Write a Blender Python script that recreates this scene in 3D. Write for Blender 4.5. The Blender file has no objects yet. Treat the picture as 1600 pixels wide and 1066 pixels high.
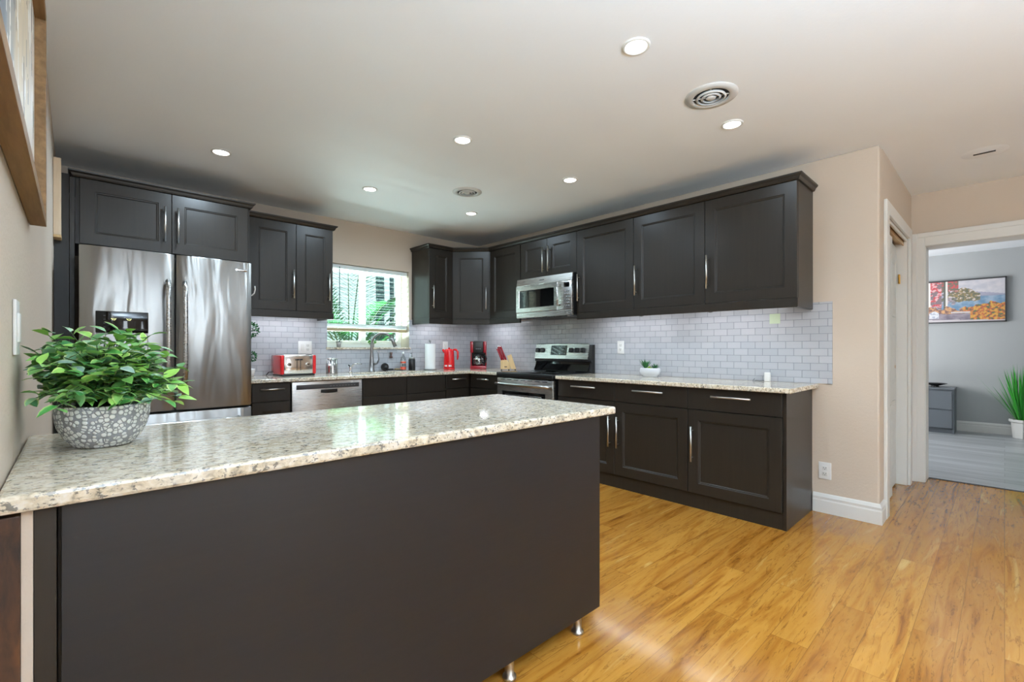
import bpy, bmesh, math, random
from mathutils import Vector, Matrix, noise
PI = math.pi
C = bpy.context.scene.collection
S = bpy.context.scene
# ------------------------------------------------------------------ camera
CAMZ = 1.166; YAW = math.radians(43.283)
cd = bpy.data.cameras.new('camera'); cam = bpy.data.objects.new('camera', cd); C.objects.link(cam)
cd.sensor_width = 36; cd.lens = 725/1600*36; cd.shift_y = 11.76/1600; cd.clip_start = 0.02
cam.location = (0, 0, CAMZ); cam.rotation_euler = (PI/2, 0, -YAW)
S.camera = cam
# ------------------------------------------------------------------ world, exposure
W = bpy.data.worlds.new('sky'); S.world = W; W.use_nodes = True
W.node_tree.nodes['Background'].inputs[0].default_value = (0.86, 0.95, 1.0, 1)
W.node_tree.nodes['Background'].inputs[1].default_value = 1.15
S.view_settings.view_transform = 'Standard'; S.view_settings.look = 'None'
S.view_settings.gamma = 1; S.view_settings.use_curve_mapping = False
S.view_settings.exposure = 0.36
S.cycles.max_bounces = 8; S.cycles.diffuse_bounces = 5; S.cycles.glossy_bounces = 4
S.cycles.transparent_max_bounces = 8; S.cycles.sample_clamp_indirect = 6
S.cycles.use_denoising = True
def area(name, loc, rot, sx, sy, power, col=(1, 1, 1), spread=180, shape='RECTANGLE', parent=None):
    l = bpy.data.lights.new(name, 'AREA'); l.shape = shape; l.size = sx
    if shape in ('RECTANGLE', 'ELLIPSE'): l.size_y = sy
    l.energy = power; l.color = col; l.spread = math.radians(spread)
    o = bpy.data.objects.new(name, l); C.objects.link(o); o.location = loc; o.rotation_euler = rot
    if parent: o.parent = parent
    return o
CEIL = 2.52
CAN_W = 6.0; STRIP_W = 0.55; UPLIGHT_W = 110
# daylight outside the living room's rear windows, behind the camera
area('daylight_or_fill', (1.0, -4.95, 1.15), (PI/2+0.4, 0, 0), 0.5, 2.0, 30, (0.80, 0.91, 1.0))
area('daylight_or_fill', (2.85, -4.95, 1.15), (PI/2+0.4, 0, 0), 0.3, 2.0, 14, (0.80, 0.91, 1.0))
area('daylight_or_fill', (-0.62, -2.6, 1.15), (PI/2+0.5, 0, -PI/2), 2.6, 2.0, 15, (0.76, 0.89, 1.0))  # added fill lamp outside the added left wall window, unseen
# daylight of the bedroom's side window, then an added lamp outside the kitchen
area('daylight_or_fill', (7.6, 2.75, 1.35), (-PI/2-0.4, 0, 0), 1.6, 1.2, 96, (0.98, 0.985, 1.0))
area('daylight_or_fill', (2.4, 5.95, 0.92), (-PI/2-0.6, 0, 0), 3.2, 0.4, 360, (0.92, 0.96, 1.0))   # added lamp hidden below the sill, brightens the kitchen ceiling

# ------------------------------------------------------------------ helpers
def lin(c):
    return tuple((x/12.92 if x <= 0.04045 else ((x+0.055)/1.055)**2.4) for x in [v/255 for v in c]) + (1,)
def mat(name, col, rough=0.5, metal=0.0, spec=0.5, bump=None, coat=0.0, emit=None, estr=0.0, alpha=None, trans=0.0, aniso=0.0):
    m = bpy.data.materials.new(name); m.use_nodes = True
    b = m.node_tree.nodes['Principled BSDF']
    b.inputs['Base Color'].default_value = lin(col); b.inputs['Roughness'].default_value = rough
    b.inputs['Metallic'].default_value = metal; b.inputs['Specular IOR Level'].default_value = spec
    b.inputs['Coat Weight'].default_value = coat; b.inputs['Transmission Weight'].default_value = trans
    if emit: b.inputs['Emission Color'].default_value = lin(emit); b.inputs['Emission Strength'].default_value = estr
    if bump:
        sc, st, dist = bump; add_bump(m, sc, st, dist)
    return m
def N(m, t, **kw):
    n = m.node_tree.nodes.new(t)
    for k, v in kw.items(): setattr(n, k, v)
    return n
def L(m, a, b): m.node_tree.links.new(a, b)
def coords(m, scale=(1, 1, 1), kind='Object'):
    tc = N(m, 'ShaderNodeTexCoord'); mp = N(m, 'ShaderNodeMapping')
    L(m, tc.outputs[kind], mp.inputs[0]); mp.inputs['Scale'].default_value = scale
    return mp.outputs[0]
def noise_n(m, vec, sc, det=3, rough=0.5, dist=0):
    n = N(m, 'ShaderNodeTexNoise'); L(m, vec, n.inputs['Vector'])
    n.inputs['Scale'].default_value = sc; n.inputs['Detail'].default_value = det
    n.inputs['Roughness'].default_value = rough; n.inputs['Distortion'].default_value = dist
    return n
def ramp(m, fac, stops, interp='LINEAR'):
    r = N(m, 'ShaderNodeValToRGB'); r.color_ramp.interpolation = interp
    e = r.color_ramp.elements
    while len(e) < len(stops): e.new(0.5)
    for el, (p, c) in zip(e, stops): el.position = p; el.color = lin(c)
    L(m, fac, r.inputs[0]); return r.outputs[0]
def mix(m, fac, a, b, mode='MIX'):
    n = N(m, 'ShaderNodeMix', data_type='RGBA', blend_type=mode)
    if hasattr(fac, 'links') or hasattr(fac, 'is_linked'): L(m, fac, n.inputs[0])
    else: n.inputs[0].default_value = fac
    for v, i in ((a, 6), (b, 7)):
        if isinstance(v, tuple): n.inputs[i].default_value = lin(v)
        else: L(m, v, n.inputs[i])
    return n.outputs[2]
def mathn(m, op, a, b=None):
    n = N(m, 'ShaderNodeMath', operation=op)
    for v, i in ((a, 0), (b, 1)):
        if v is None: continue
        if isinstance(v, (int, float)): n.inputs[i].default_value = v
        else: L(m, v, n.inputs[i])
    return n.outputs[0]
def add_bump(m, sc, st, dist, stretch=(1, 1, 1), det=3):
    v = coords(m, stretch); n = noise_n(m, v, sc, det)
    bp = N(m, 'ShaderNodeBump'); bp.inputs['Strength'].default_value = st; bp.inputs['Distance'].default_value = dist
    L(m, n.outputs[0], bp.inputs['Height']); L(m, bp.outputs[0], BS(m).inputs['Normal'])
def BS(m): return m.node_tree.nodes['Principled BSDF']
def base(m, sock): L(m, sock, BS(m).inputs['Base Color'])

# ------------------------------------------------------------------ materials
M = {}
def wood_dark(name, a, b, rough=0.36, stretch=(30, 30, 1.2), spec=0.5):
    m = mat(name, a, rough, spec=spec); v = coords(m, stretch)
    n = noise_n(m, v, 2.2, 6, 0.6, 0.4)
    base(m, ramp(m, n.outputs[0], [(0.3, a), (0.75, b)]))
    bp = N(m, 'ShaderNodeBump'); bp.inputs['Strength'].default_value = 0.12; bp.inputs['Distance'].default_value = 0.002
    L(m, n.outputs[0], bp.inputs['Height']); L(m, bp.outputs[0], BS(m).inputs['Normal'])
    return m
M['cab'] = wood_dark('espresso_wood', (35, 30, 25), (42, 36, 30), spec=0.38)
M['cab_panel'] = wood_dark('espresso_panel', (22, 22, 24), (27, 26, 28), 0.42, (1.2, 30, 30))
M['cab_in'] = mat('cabinet_shadow_gap', (18, 17, 16), 0.6)
M['brushed'] = mat('brushed_nickel', (205, 203, 198), 0.32, 1.0)
M['chrome'] = mat('chrome', (225, 225, 225), 0.12, 1.0)
M['dark_chrome'] = mat('satin_steel', (150, 150, 150), 0.28, 1.0)
def steel(name, col, rough, wave=0.0, stretch=(1, 1, 60)):
    m = mat(name, col, rough, 1.0)
    v = coords(m, stretch); n = noise_n(m, v, 6, 4)
    r = N(m, 'ShaderNodeMapRange'); L(m, n.outputs[0], r.inputs[0]) if name != 'stainless_fridge' else None
    r.inputs[3].default_value = rough-0.04; r.inputs[4].default_value = rough+0.06
    L(m, r.outputs[0], BS(m).inputs['Roughness'])
    if wave:
        v2 = coords(m, (1, 1, 0.16)); n2 = noise_n(m, v2, 7.5, 2, 0.45, 0.5)
        bp = N(m, 'ShaderNodeBump'); bp.inputs['Strength'].default_value = wave; bp.inputs['Distance'].default_value = 0.02
        L(m, n2.outputs[0], bp.inputs['Height']); L(m, bp.outputs[0], BS(m).inputs['Normal'])
    return m
M['fridge'] = steel('stainless_fridge', (160, 158, 155), 0.25, 1.0)
fb = BS(M['fridge']); fb.inputs['Anisotropic'].default_value = 0.8; fb.inputs['Anisotropic Rotation'].default_value = 0.25
tg = N(M['fridge'], 'ShaderNodeTangent', direction_type='RADIAL', axis='Z'); L(M['fridge'], tg.outputs[0], fb.inputs['Tangent'])
M['steel'] = steel('stainless_steel', (198, 197, 195), 0.27, 0.08)
M['black'] = mat('black_plastic', (16, 16, 17), 0.35)
M['blackgloss'] = mat('black_glass', (8, 8, 9), 0.05)
M['grey_side'] = mat('appliance_side', (70, 70, 72), 0.5)
M['white_pl'] = mat('white_plastic', (232, 232, 230), 0.35)
M['white_paint'] = mat('white_trim_paint', (224, 224, 220), 0.35)
M['door_paint'] = mat('closet_door_paint', (214, 217, 213), 0.4)
def wallpaint(name, col, st=0.35):
    m = mat(name, col, 0.62, spec=0.3)
    v = coords(m); n = noise_n(m, v, 70, 3, 0.55); n2 = noise_n(m, v, 1.3, 2)
    base(m, mix(m, n2.outputs[0], tuple(max(0, c-4) for c in col), tuple(min(255, c+4) for c in col)))
    bp = N(m, 'ShaderNodeBump'); bp.inputs['Strength'].default_value = st; bp.inputs['Distance'].default_value = 0.004
    L(m, n.outputs[0], bp.inputs['Height']); L(m, bp.outputs[0], BS(m).inputs['Normal'])
    return m
M['wall'] = wallpaint('beige_wall_paint', (201, 186, 169))
M['wall_bed'] = wallpaint('grey_wall_paint', (176, 179, 180), 0.15)
M['ceil'] = wallpaint('ceiling_paint', (244, 248, 252), 0.12)
# honey laminate planks running along X
m = mat('honey_laminate', (210, 160, 90), 0.13, spec=0.5)
v = coords(m)
br = N(m, 'ShaderNodeTexBrick'); L(m, v, br.inputs['Vector']); br.offset = 0.37; br.offset_frequency = 2
br.inputs['Scale'].default_value = 1; br.inputs['Brick Width'].default_value = 1.27; br.inputs['Row Height'].default_value = 0.131
br.inputs['Mortar Size'].default_value = 0.0011; br.inputs['Mortar Smooth'].default_value = 0.2
br.inputs['Color1'].default_value = (0, 0, 0, 1); br.inputs['Color2'].default_value = (1, 1, 1, 1); br.inputs['Mortar'].default_value = (0.5, 0.5, 0.5, 1)
# per-plank offset so grain breaks at joints
sx = N(m, 'ShaderNodeSeparateXYZ'); L(m, v, sx.inputs[0])
bw = N(m, 'ShaderNodeSeparateColor'); L(m, br.outputs['Color'], bw.inputs[0])
row = mathn(m, 'FLOOR', mathn(m, 'DIVIDE', sx.outputs[1], 0.131))
cx = N(m, 'ShaderNodeCombineXYZ')
L(m, mathn(m, 'ADD', mathn(m, 'MULTIPLY', sx.outputs[0], 1.5), mathn(m, 'MULTIPLY', bw.outputs[0], 9.0)), cx.inputs[0])
L(m, mathn(m, 'MULTIPLY', sx.outputs[1], 14.0), cx.inputs[1]); L(m, mathn(m, 'MULTIPLY', row, 3.7), cx.inputs[2])
g = noise_n(m, cx.outputs[0], 1.0, 5, 0.6, 0.9)
c1 = ramp(m, g.outputs[0], [(0.26, (150, 92, 36)), (0.40, (200, 142, 64)), (0.52, (222, 168, 86)), (0.62, (214, 158, 78)), (0.74, (244, 206, 136))])
g2 = noise_n(m, cx.outputs[0], 2.4, 8, 0.7, 2.5)
dark = ramp(m, g2.outputs[0], [(0.56, (255, 255, 255)), (0.615, (120, 80, 44)), (0.64, (255, 255, 255))])
c2 = mix(m, 0.6, c1, dark, 'MULTIPLY')
tone = ramp(m, bw.outputs[0], [(0.0, (216, 200, 176)), (1.0, (255, 252, 244))])
c3 = mix(m, 0.8, c2, tone, 'MULTIPLY')
c4 = mix(m, mathn(m, 'MULTIPLY', br.outputs['Fac'], 0.55), c3, (110, 72, 36))
base(m, mix(m, 1.0, c4, (212, 204, 180), 'MULTIPLY'))
bp = N(m, 'ShaderNodeBump'); bp.inputs['Strength'].default_value = 0.15; bp.inputs['Distance'].default_value = 0.001; bp.invert = True
L(m, br.outputs['Fac'], bp.inputs['Height']); L(m, bp.outputs[0], BS(m).inputs['Normal'])
M['floor'] = m
# grey vinyl planks along Y in the bedroom
m = mat('grey_vinyl_planks', (150, 155, 158), 0.35)
v = coords(m); sx = N(m, 'ShaderNodeSeparateXYZ'); L(m, v, sx.inputs[0]); cx = N(m, 'ShaderNodeCombineXYZ')
L(m, sx.outputs[1], cx.inputs[0]); L(m, sx.outputs[0], cx.inputs[1])
br = N(m, 'ShaderNodeTexBrick'); L(m, cx.outputs[0], br.inputs['Vector']); br.offset = 0.41
br.inputs['Brick Width'].default_value = 1.2; br.inputs['Row Height'].default_value = 0.15; br.inputs['Scale'].default_value = 1
br.inputs['Mortar Size'].default_value = 0.002
br.inputs['Color1'].default_value = lin((120, 124, 126)); br.inputs['Color2'].default_value = lin((190, 194, 196)); br.inputs['Mortar'].default_value = lin((80, 84, 88))
mp = coords(m, (12, 0.8, 1)); n = noise_n(m, mp, 2, 4)
base(m, mix(m, 0.45, br.outputs['Color'], ramp(m, n.outputs[0], [(0.3, (130, 134, 138)), (0.7, (200, 203, 205))])))
M['floor_grey'] = m
# granite
def granite(name, tint):
    m = mat(name, (200, 185, 160), 0.07, spec=0.6)
    v = coords(m)
    mp = coords(m, (1, 1.7, 1.4))
    n1 = noise_n(m, mp, 38, 5, 0.65, 0.5)
    c = ramp(m, n1.outputs[0], [(0.28, (118, 112, 104)), (0.40, (196, 182, 156)), (0.52, (226, 215, 192)), (0.66, (240, 236, 226))])
    n4 = noise_n(m, v, 6, 3)
    c = mix(m, ramp(m, n4.outputs[0], [(0.42, (0, 0, 0)), (0.62, (130, 130, 130))]), c, tint)
    n2 = noise_n(m, mp, 62, 3, 0.6, 0.3)
    c = mix(m, ramp(m, n2.outputs[0], [(0.585, (0, 0, 0)), (0.63, (230, 230, 230))]), c, (66, 62, 60))
    n3 = noise_n(m, v, 95, 2, 0.5)
    c = mix(m, ramp(m, n3.outputs[0], [(0.63, (0, 0, 0)), (0.66, (225, 225, 225))]), c, (120, 112, 108))
    vo = N(m, 'ShaderNodeTexVoronoi'); L(m, mp, vo.inputs['Vector']); vo.inputs['Scale'].default_value = 75
    c = mix(m, ramp(m, vo.outputs['Distance'], [(0.12, (150, 150, 150)), (0.22, (0, 0, 0))]), c, (238, 236, 230))
    base(m, c); return m
M['granite'] = granite('speckled_granite', (196, 192, 186))
# subway tile 2x4
def tile(name, axis):
    m = mat(name, (222, 224, 228), 0.16, spec=0.5)
    v = coords(m); sx = N(m, 'ShaderNodeSeparateXYZ'); L(m, v, sx.inputs[0]); cx = N(m, 'ShaderNodeCombineXYZ')
    L(m, sx.outputs[axis], cx.inputs[0]); L(m, sx.outputs[2], cx.inputs[1])
    br = N(m, 'ShaderNodeTexBrick'); L(m, cx.outputs[0], br.inputs['Vector']); br.offset = 0.5
    br.inputs['Scale'].default_value = 1; br.inputs['Brick Width'].default_value = 0.107; br.inputs['Row Height'].default_value = 0.053
    br.inputs['Mortar Size'].default_value = 0.0016; br.inputs['Mortar Smooth'].default_value = 0.15
    br.inputs['Color1'].default_value = lin((178, 181, 187)); br.inputs['Color2'].default_value = lin((188, 190, 195)); br.inputs['Mortar'].default_value = lin((140, 143, 150))
    base(m, br.outputs['Color'])
    bp = N(m, 'ShaderNodeBump'); bp.inputs['Strength'].default_value = 0.7; bp.inputs['Distance'].default_value = 0.003; bp.invert = True
    L(m, br.outputs['Fac'], bp.inputs['Height'])
    n = noise_n(m, v, 11, 2)
    bp2 = N(m, 'ShaderNodeBump'); bp2.inputs['Strength'].default_value = 0.12; bp2.inputs['Distance'].default_value = 0.01
    L(m, n.outputs[0], bp2.inputs['Height']); L(m, bp.outputs[0], bp2.inputs['Normal'])
    L(m, bp2.outputs[0], BS(m).inputs['Normal'])
    return m
M['tile_x'] = tile('subway_tile_back', 0); M['tile_y'] = tile('subway_tile_right', 1)
# thin window glass
def thin_glass(name, tint=(255, 255, 255), gl=0.12):
    m = bpy.data.materials.new(name); m.use_nodes = True; nt = m.node_tree; nt.nodes.clear()
    o = nt.nodes.new('ShaderNodeOutputMaterial'); mx = nt.nodes.new('ShaderNodeMixShader'); t = nt.nodes.new('ShaderNodeBsdfTransparent')
    g = nt.nodes.new('ShaderNodeBsdfGlossy'); g.inputs['Roughness'].default_value = 0.02; t.inputs[0].default_value = lin(tint)
    mx.inputs[0].default_value = gl
    nt.links.new(t.outputs[0], mx.inputs[1]); nt.links.new(g.outputs[0], mx.inputs[2]); nt.links.new(mx.outputs[0], o.inputs[0]); return m
M['glass'] = thin_glass('window_glass', (236, 250, 247), 0.06); M['carafe'] = thin_glass('carafe_glass', (120, 118, 116), 0.22); M['plastic_clear'] = thin_glass('clear_plastic', (225, 228, 228), 0.18)
M['red'] = mat('red_gloss', (205, 10, 18), 0.2, coat=0.4); M['darkred'] = mat('dark_red_gloss', (150, 22, 38), 0.22, coat=0.4)
M['blind'] = mat('blind_slat_white', (222, 230, 228), 0.45)
M['blind_tan'] = mat('blind_rail_tan', (176, 158, 120), 0.5)
M['frame_wood'] = wood_dark('rustic_brown_wood', (112, 84, 52), (146, 114, 76), 0.6, (25, 2, 25), 0.3)
M['light_wood'] = wood_dark('light_pine', (214, 190, 160), (228, 206, 178), 0.5, (25, 25, 2), 0.3)
M['block_wood'] = wood_dark('knife_block_wood', (206, 172, 122), (222, 190, 142), 0.45, (30, 30, 2), 0.4)
M['rust_wood'] = wood_dark('weathered_brown', (38, 30, 26), (92, 58, 34), 0.6, (16, 16, 4), 0.3)
M['soil'] = mat('potting_soil', (52, 42, 34), 0.9, bump=(90, 0.8, 0.01))
M['lens'] = mat('lamp_lens', (255, 255, 255), 0.4, emit=(255, 252, 245), estr=6)
M['led'] = mat('led_diffuser', (255, 255, 255), 0.4, emit=(240, 245, 255), estr=16)
M['vent_dark'] = mat('vent_dark', (40, 40, 42), 0.6)
M['vent_paint'] = mat('vent_paint', (205, 205, 202), 0.5)
M['postit'] = mat('green_paper', (196, 212, 180), 0.7)
M['rubber'] = mat('dark_rubber', (34, 30, 30), 0.6)
M['dresser'] = mat('grey_dresser_paint', (106, 112, 118), 0.45)
M['brass'] = mat('brass', (190, 140, 60), 0.3, 1.0)
M['soapred'] = mat('orange_red_label', (226, 92, 66), 0.5); M['bottle_grey'] = mat('grey_print', (110, 112, 116), 0.5)
M['paper'] = mat('paper_towel', (240, 240, 240), 0.85, bump=(60, 0.4, 0.004))
M['trunk'] = mat('palm_trunk', (62, 84, 92), 0.8, bump=(30, 0.8, 0.02))
M['ground'] = mat('garden_ground', (170, 175, 165), 0.9)
M['darkgrey'] = mat('dark_grey', (60, 60, 62), 0.5)
M['sponge'] = mat('sponge', (150, 128, 90), 0.9, bump=(80, 0.8, 0.005))
# pebble pot
m = mat('pebbled_ceramic', (230, 230, 228), 0.5)
v = coords(m, (1, 1, 1.0))
vo = N(m, 'ShaderNodeTexVoronoi'); vo.feature = 'DISTANCE_TO_EDGE'; L(m, v, vo.inputs['Vector']); vo.inputs['Scale'].default_value = 90; vo.inputs['Randomness'].default_value = 0.85
vf = N(m, 'ShaderNodeTexVoronoi'); vf.feature = 'F1'; L(m, v, vf.inputs['Vector']); vf.inputs['Scale'].default_value = 90; vf.inputs['Randomness'].default_value = 0.85
hgt = mathn(m, 'MINIMUM', mathn(m, 'MULTIPLY', vo.outputs['Distance'], 2.2), mathn(m, 'SUBTRACT', 0.70, vf.outputs['Distance']))
base(m, ramp(m, hgt, [(0.12, (140, 140, 142)), (0.18, (236, 236, 234))]))
bp = N(m, 'ShaderNodeBump'); bp.inputs['Strength'].default_value = 0.7; bp.inputs['Distance'].default_value = 0.003
L(m, ramp(m, hgt, [(0.05, (0, 0, 0)), (0.3, (255, 255, 255))]), bp.inputs['Height']); L(m, bp.outputs[0], BS(m).inputs['Normal'])
M['pebble'] = m
def leafmat(name, stops, edge, rough=0.45, edge_amt=0.8):
    m = mat(name, stops[0], rough, spec=0.35)
    gi = N(m, 'ShaderNodeNewGeometry'); k = len(stops)
    c = ramp(m, gi.outputs['Random Per Island'], [(i/max(1, k-1), s) for i, s in enumerate(stops)])
    uv = N(m, 'ShaderNodeUVMap'); sp = N(m, 'ShaderNodeSeparateXYZ'); L(m, uv.outputs[0], sp.inputs[0])
    f = ramp(m, sp.outputs[0], [(0.62, (0, 0, 0)), (0.95, (230, 230, 230))])
    r2 = mathn(m, 'FRACT', mathn(m, 'MULTIPLY', gi.outputs['Random Per Island'], 7.3))
    bwn = N(m, 'ShaderNodeRGBToBW'); L(m, f, bwn.inputs[0])
    base(m, mix(m, mathn(m, 'MULTIPLY', mathn(m, 'MULTIPLY', bwn.outputs[0], r2), edge_amt*1.3), c, edge))
    BS(m).inputs['Subsurface Weight'].default_value = 0.0
    return m
M['leaf'] = leafmat('variegated_leaf', [(48, 112, 64), (84, 160, 68), (136, 164, 152), (146, 204, 92), (62, 128, 84), (156, 206, 94), (104, 160, 108)], (224, 232, 150))
M['leaf_dark'] = leafmat('dark_green_leaf', [(20, 70, 44), (34, 96, 56), (60, 120, 66)], (90, 150, 90))
M['leaf_lime'] = leafmat('lime_leaf', [(170, 200, 60), (140, 180, 60)], (210, 220, 100))
M['palm'] = leafmat('palm_leaf', [(18, 82, 38), (38, 112, 42), (18, 84, 62)], (76, 140, 60))
M['palm2'] = leafmat('teal_palm_leaf', [(24, 104, 84), (34, 124, 100)], (70, 150, 110))
M['grass'] = leafmat('grass_blade', [(24, 110, 30), (50, 160, 50), (90, 190, 70)], (120, 200, 90))
M['stem'] = mat('green_stem', (60, 84, 44), 0.6)
def vcmat(name, rough=0.5):
    m = mat(name, (128, 128, 128), rough); a = N(m, 'ShaderNodeVertexColor'); a.layer_name = 'paint'; base(m, a.outputs[0]); return m
M['paint'] = vcmat('painted_canvas')

# ------------------------------------------------------------------ mesh builder
class MB:
    def __init__(s): s.bm = bmesh.new(); s.uv = None
    def face(s, vs, smooth=False):
        try: f = s.bm.faces.new(vs)
        except ValueError: return None
        f.smooth = smooth; return f
    def box(s, x0, x1, y0, y1, z0, z1):
        v = [s.bm.verts.new(p) for p in [(x0,y0,z0),(x1,y0,z0),(x1,y1,z0),(x0,y1,z0),(x0,y0,z1),(x1,y0,z1),(x1,y1,z1),(x0,y1,z1)]]
        for q in ((0,3,2,1),(4,5,6,7),(0,1,5,4),(1,2,6,5),(2,3,7,6),(3,0,4,7)): s.face([v[i] for i in q])
        return s
    def obox(s, mtx, sx, sy, sz):
        v = [s.bm.verts.new(mtx @ Vector((x*sx/2, y*sy/2, z*sz/2))) for x, y, z in [(-1,-1,-1),(1,-1,-1),(1,1,-1),(-1,1,-1),(-1,-1,1),(1,-1,1),(1,1,1),(-1,1,1)]]
        for q in ((0,3,2,1),(4,5,6,7),(0,1,5,4),(1,2,6,5),(2,3,7,6),(3,0,4,7)): s.face([v[i] for i in q])
        return s
    def rbox(s, x0, x1, y0, y1, z0, z1, r=0.01, seg=3):
        # box with all edges rounded
        b = bmesh.new(); bmesh.ops.create_cube(b, size=1)
        for v in b.verts: v.co = Vector(((x0+x1)/2+v.co.x*(x1-x0), (y0+y1)/2+v.co.y*(y1-y0), (z0+z1)/2+v.co.z*(z1-z0)))
        bmesh.ops.bevel(b, geom=b.edges[:]+b.verts[:], offset=r, segments=seg, affect='EDGES', profile=0.5)
        s.merge(b, True); return s
    def merge(s, b, smooth=False, mtx=None):
        mp = {v: s.bm.verts.new(mtx @ v.co if mtx else v.co) for v in b.verts}
        for f in b.faces:
            g = s.face([mp[v] for v in f.verts]); 
            if g: g.smooth = smooth
        b.free()
    def ring(s, c, r, ax, ay, n, ph=0):
        return [s.bm.verts.new(c + ax*(r*math.cos(2*PI*i/n+ph)) + ay*(r*math.sin(2*PI*i/n+ph))) for i in range(n)]
    def bridge(s, a, b, smooth=True):
        n = len(a)
        for i in range(n): s.face([a[i], a[(i+1) % n], b[(i+1) % n], b[i]], smooth)
    def tube(s, pts, r, n=12, cap=True, smooth=True):
        pts = [Vector(p) for p in pts]; rs = r if isinstance(r, (list, tuple)) else [r]*len(pts); prev = None; up = None
        rings = []
        for i, p in enumerate(pts):
            t = (pts[min(i+1, len(pts)-1)]-pts[max(i-1, 0)]).normalized()
            if up is None:
                up = Vector((0, 0, 1)) if abs(t.z) < 0.9 else Vector((1, 0, 0))
            ax = t.cross(up); 
            if ax.length < 1e-5: ax = t.cross(Vector((0, 1, 0)))
            ax.normalize(); ay = t.cross(ax).normalized(); up = -ay if False else ax.cross(t).normalized()
            rings.append(s.ring(p, rs[i], ax, ay, n))
        for a, b in zip(rings, rings[1:]): s.bridge(a, b, smooth)
        if cap: s.face(rings[0][::-1]); s.face(rings[-1])
        return s
    def cyl(s, c0, c1, r, n=20, r1=None): return s.tube([c0, c1], [r, r if r1 is None else r1], n)
    def lathe(s, prof, c=(0, 0, 0), n=32, smooth=True, sx=1, sy=1, cap0=True, cap1=False, sharp=()):
        c = Vector(c); rings = []
        for r, z in prof:
            rings.append([s.bm.verts.new(c+Vector((r*sx*math.cos(2*PI*i/n), r*sy*math.sin(2*PI*i/n), z))) for i in range(n)])
        for a, b in zip(rings, rings[1:]): s.bridge(a, b, smooth)
        if cap0: s.face(rings[0][::-1])
        if cap1: s.face(rings[-1])
        return s
    def loops(s, w, h, prof, x0=0, z0=0):
        # rectangular door front: prof = [(inset, y)], from back edge to the middle
        rs = [[s.bm.verts.new((x0+i, y, z0+i)), s.bm.verts.new((x0+w-i, y, z0+i)), s.bm.verts.new((x0+w-i, y, z0+h-i)), s.bm.verts.new((x0+i, y, z0+h-i))] for i, y in ((a[0], a[1]) for a in prof)]
        rs = [[v for v in r] for r in rs]
        for a, b in zip(rs, rs[1:]): s.bridge(a, b, False)
        s.face(rs[-1]); s.face(rs[0][::-1]); return s
    def prism(s, poly, z0, z1, smooth=False, mtx=None):
        f = (lambda p: mtx @ Vector(p)) if mtx else Vector
        a = [s.bm.verts.new(f((x, y, z0))) for x, y in poly]; b = [s.bm.verts.new(f((x, y, z1))) for x, y in poly]
        s.bridge(a, b, smooth); s.face(a[::-1]); s.face(b); return s
    def sweep(s, path, prof, closed=False):
        # path: xy points, prof: closed polygon of (out, z); out is to the right of the path direction
        P = [Vector((p[0], p[1])) for p in path]; n = len(P); rings = []
        for i in range(n):
            d0 = (P[i]-P[i-1]).normalized() if (i > 0 or closed) else None
            d1 = (P[(i+1) % n]-P[i]).normalized() if (i < n-1 or closed) else None
            if d0 is None: d0 = d1
            if d1 is None: d1 = d0
            n0 = Vector((d0.y, -d0.x)); n1 = Vector((d1.y, -d1.x)); b = (n0+n1)
            b = b/(max(0.2, b.dot(n0)))
            rings.append([s.bm.verts.new((P[i].x+b.x*o, P[i].y+b.y*o, z)) for o, z in prof])
        for a, b in zip(rings, rings[1:]): s.bridge(a, b, False)
        if closed: s.bridge(rings[-1], rings[0], False)
        else: s.face(rings[0][::-1]); s.face(rings[-1])
        return s
    def cells(s, xs, ys, keep, z0, z1):
        nx, ny = len(xs)-1, len(ys)-1; V = {}
        def v(i, j, z):
            k = (i, j, z)
            if k not in V: V[k] = s.bm.verts.new((xs[i], ys[j], z))
            return V[k]
        K = lambda i, j: 0 <= i < nx and 0 <= j < ny and keep(i, j)
        for i in range(nx):
            for j in range(ny):
                if not K(i, j): continue
                s.face([v(i,j,z1), v(i+1,j,z1), v(i+1,j+1,z1), v(i,j+1,z1)]); s.face([v(i,j,z0), v(i,j+1,z0), v(i+1,j+1,z0), v(i+1,j,z0)])
                if not K(i-1, j): s.face([v(i,j,z0), v(i,j,z1), v(i,j+1,z1), v(i,j+1,z0)])
                if not K(i+1, j): s.face([v(i+1,j,z0), v(i+1,j+1,z0), v(i+1,j+1,z1), v(i+1,j,z1)])
                if not K(i, j-1): s.face([v(i,j,z0), v(i+1,j,z0), v(i+1,j,z1), v(i,j,z1)])
                if not K(i, j+1): s.face([v(i,j+1,z0), v(i,j+1,z1), v(i+1,j+1,z1), v(i+1,j+1,z0)])
        return s
    def leaf(s, p, d, up, ln, wd, bend=0.3, fold=0.15, segs=4):
        # a leaf blade with a midrib: u = 0 at the rib, 1 at the margin
        if s.uv is None: s.uv = s.bm.loops.layers.uv.new('UVMap')
        d = Vector(d).normalized(); side = d.cross(Vector(up)); side = side.normalized() if side.length > 1e-4 else Vector((1, 0, 0)); nn = side.cross(d).normalized()
        p = Vector(p); rows = []
        for i in range(segs+1):
            t = i/segs; w = wd*math.sin(PI*min(1, t*0.92+0.06))**0.8*(1-0.35*t) if 0 < t < 1 else wd*(0.08 if t == 0 else 0.01)
            c = p+d*(ln*t)-nn*(bend*ln*t*t)
            rows.append((s.bm.verts.new(c-side*w+nn*(fold*w)), s.bm.verts.new(c), s.bm.verts.new(c+side*w+nn*(fold*w))))
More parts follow.
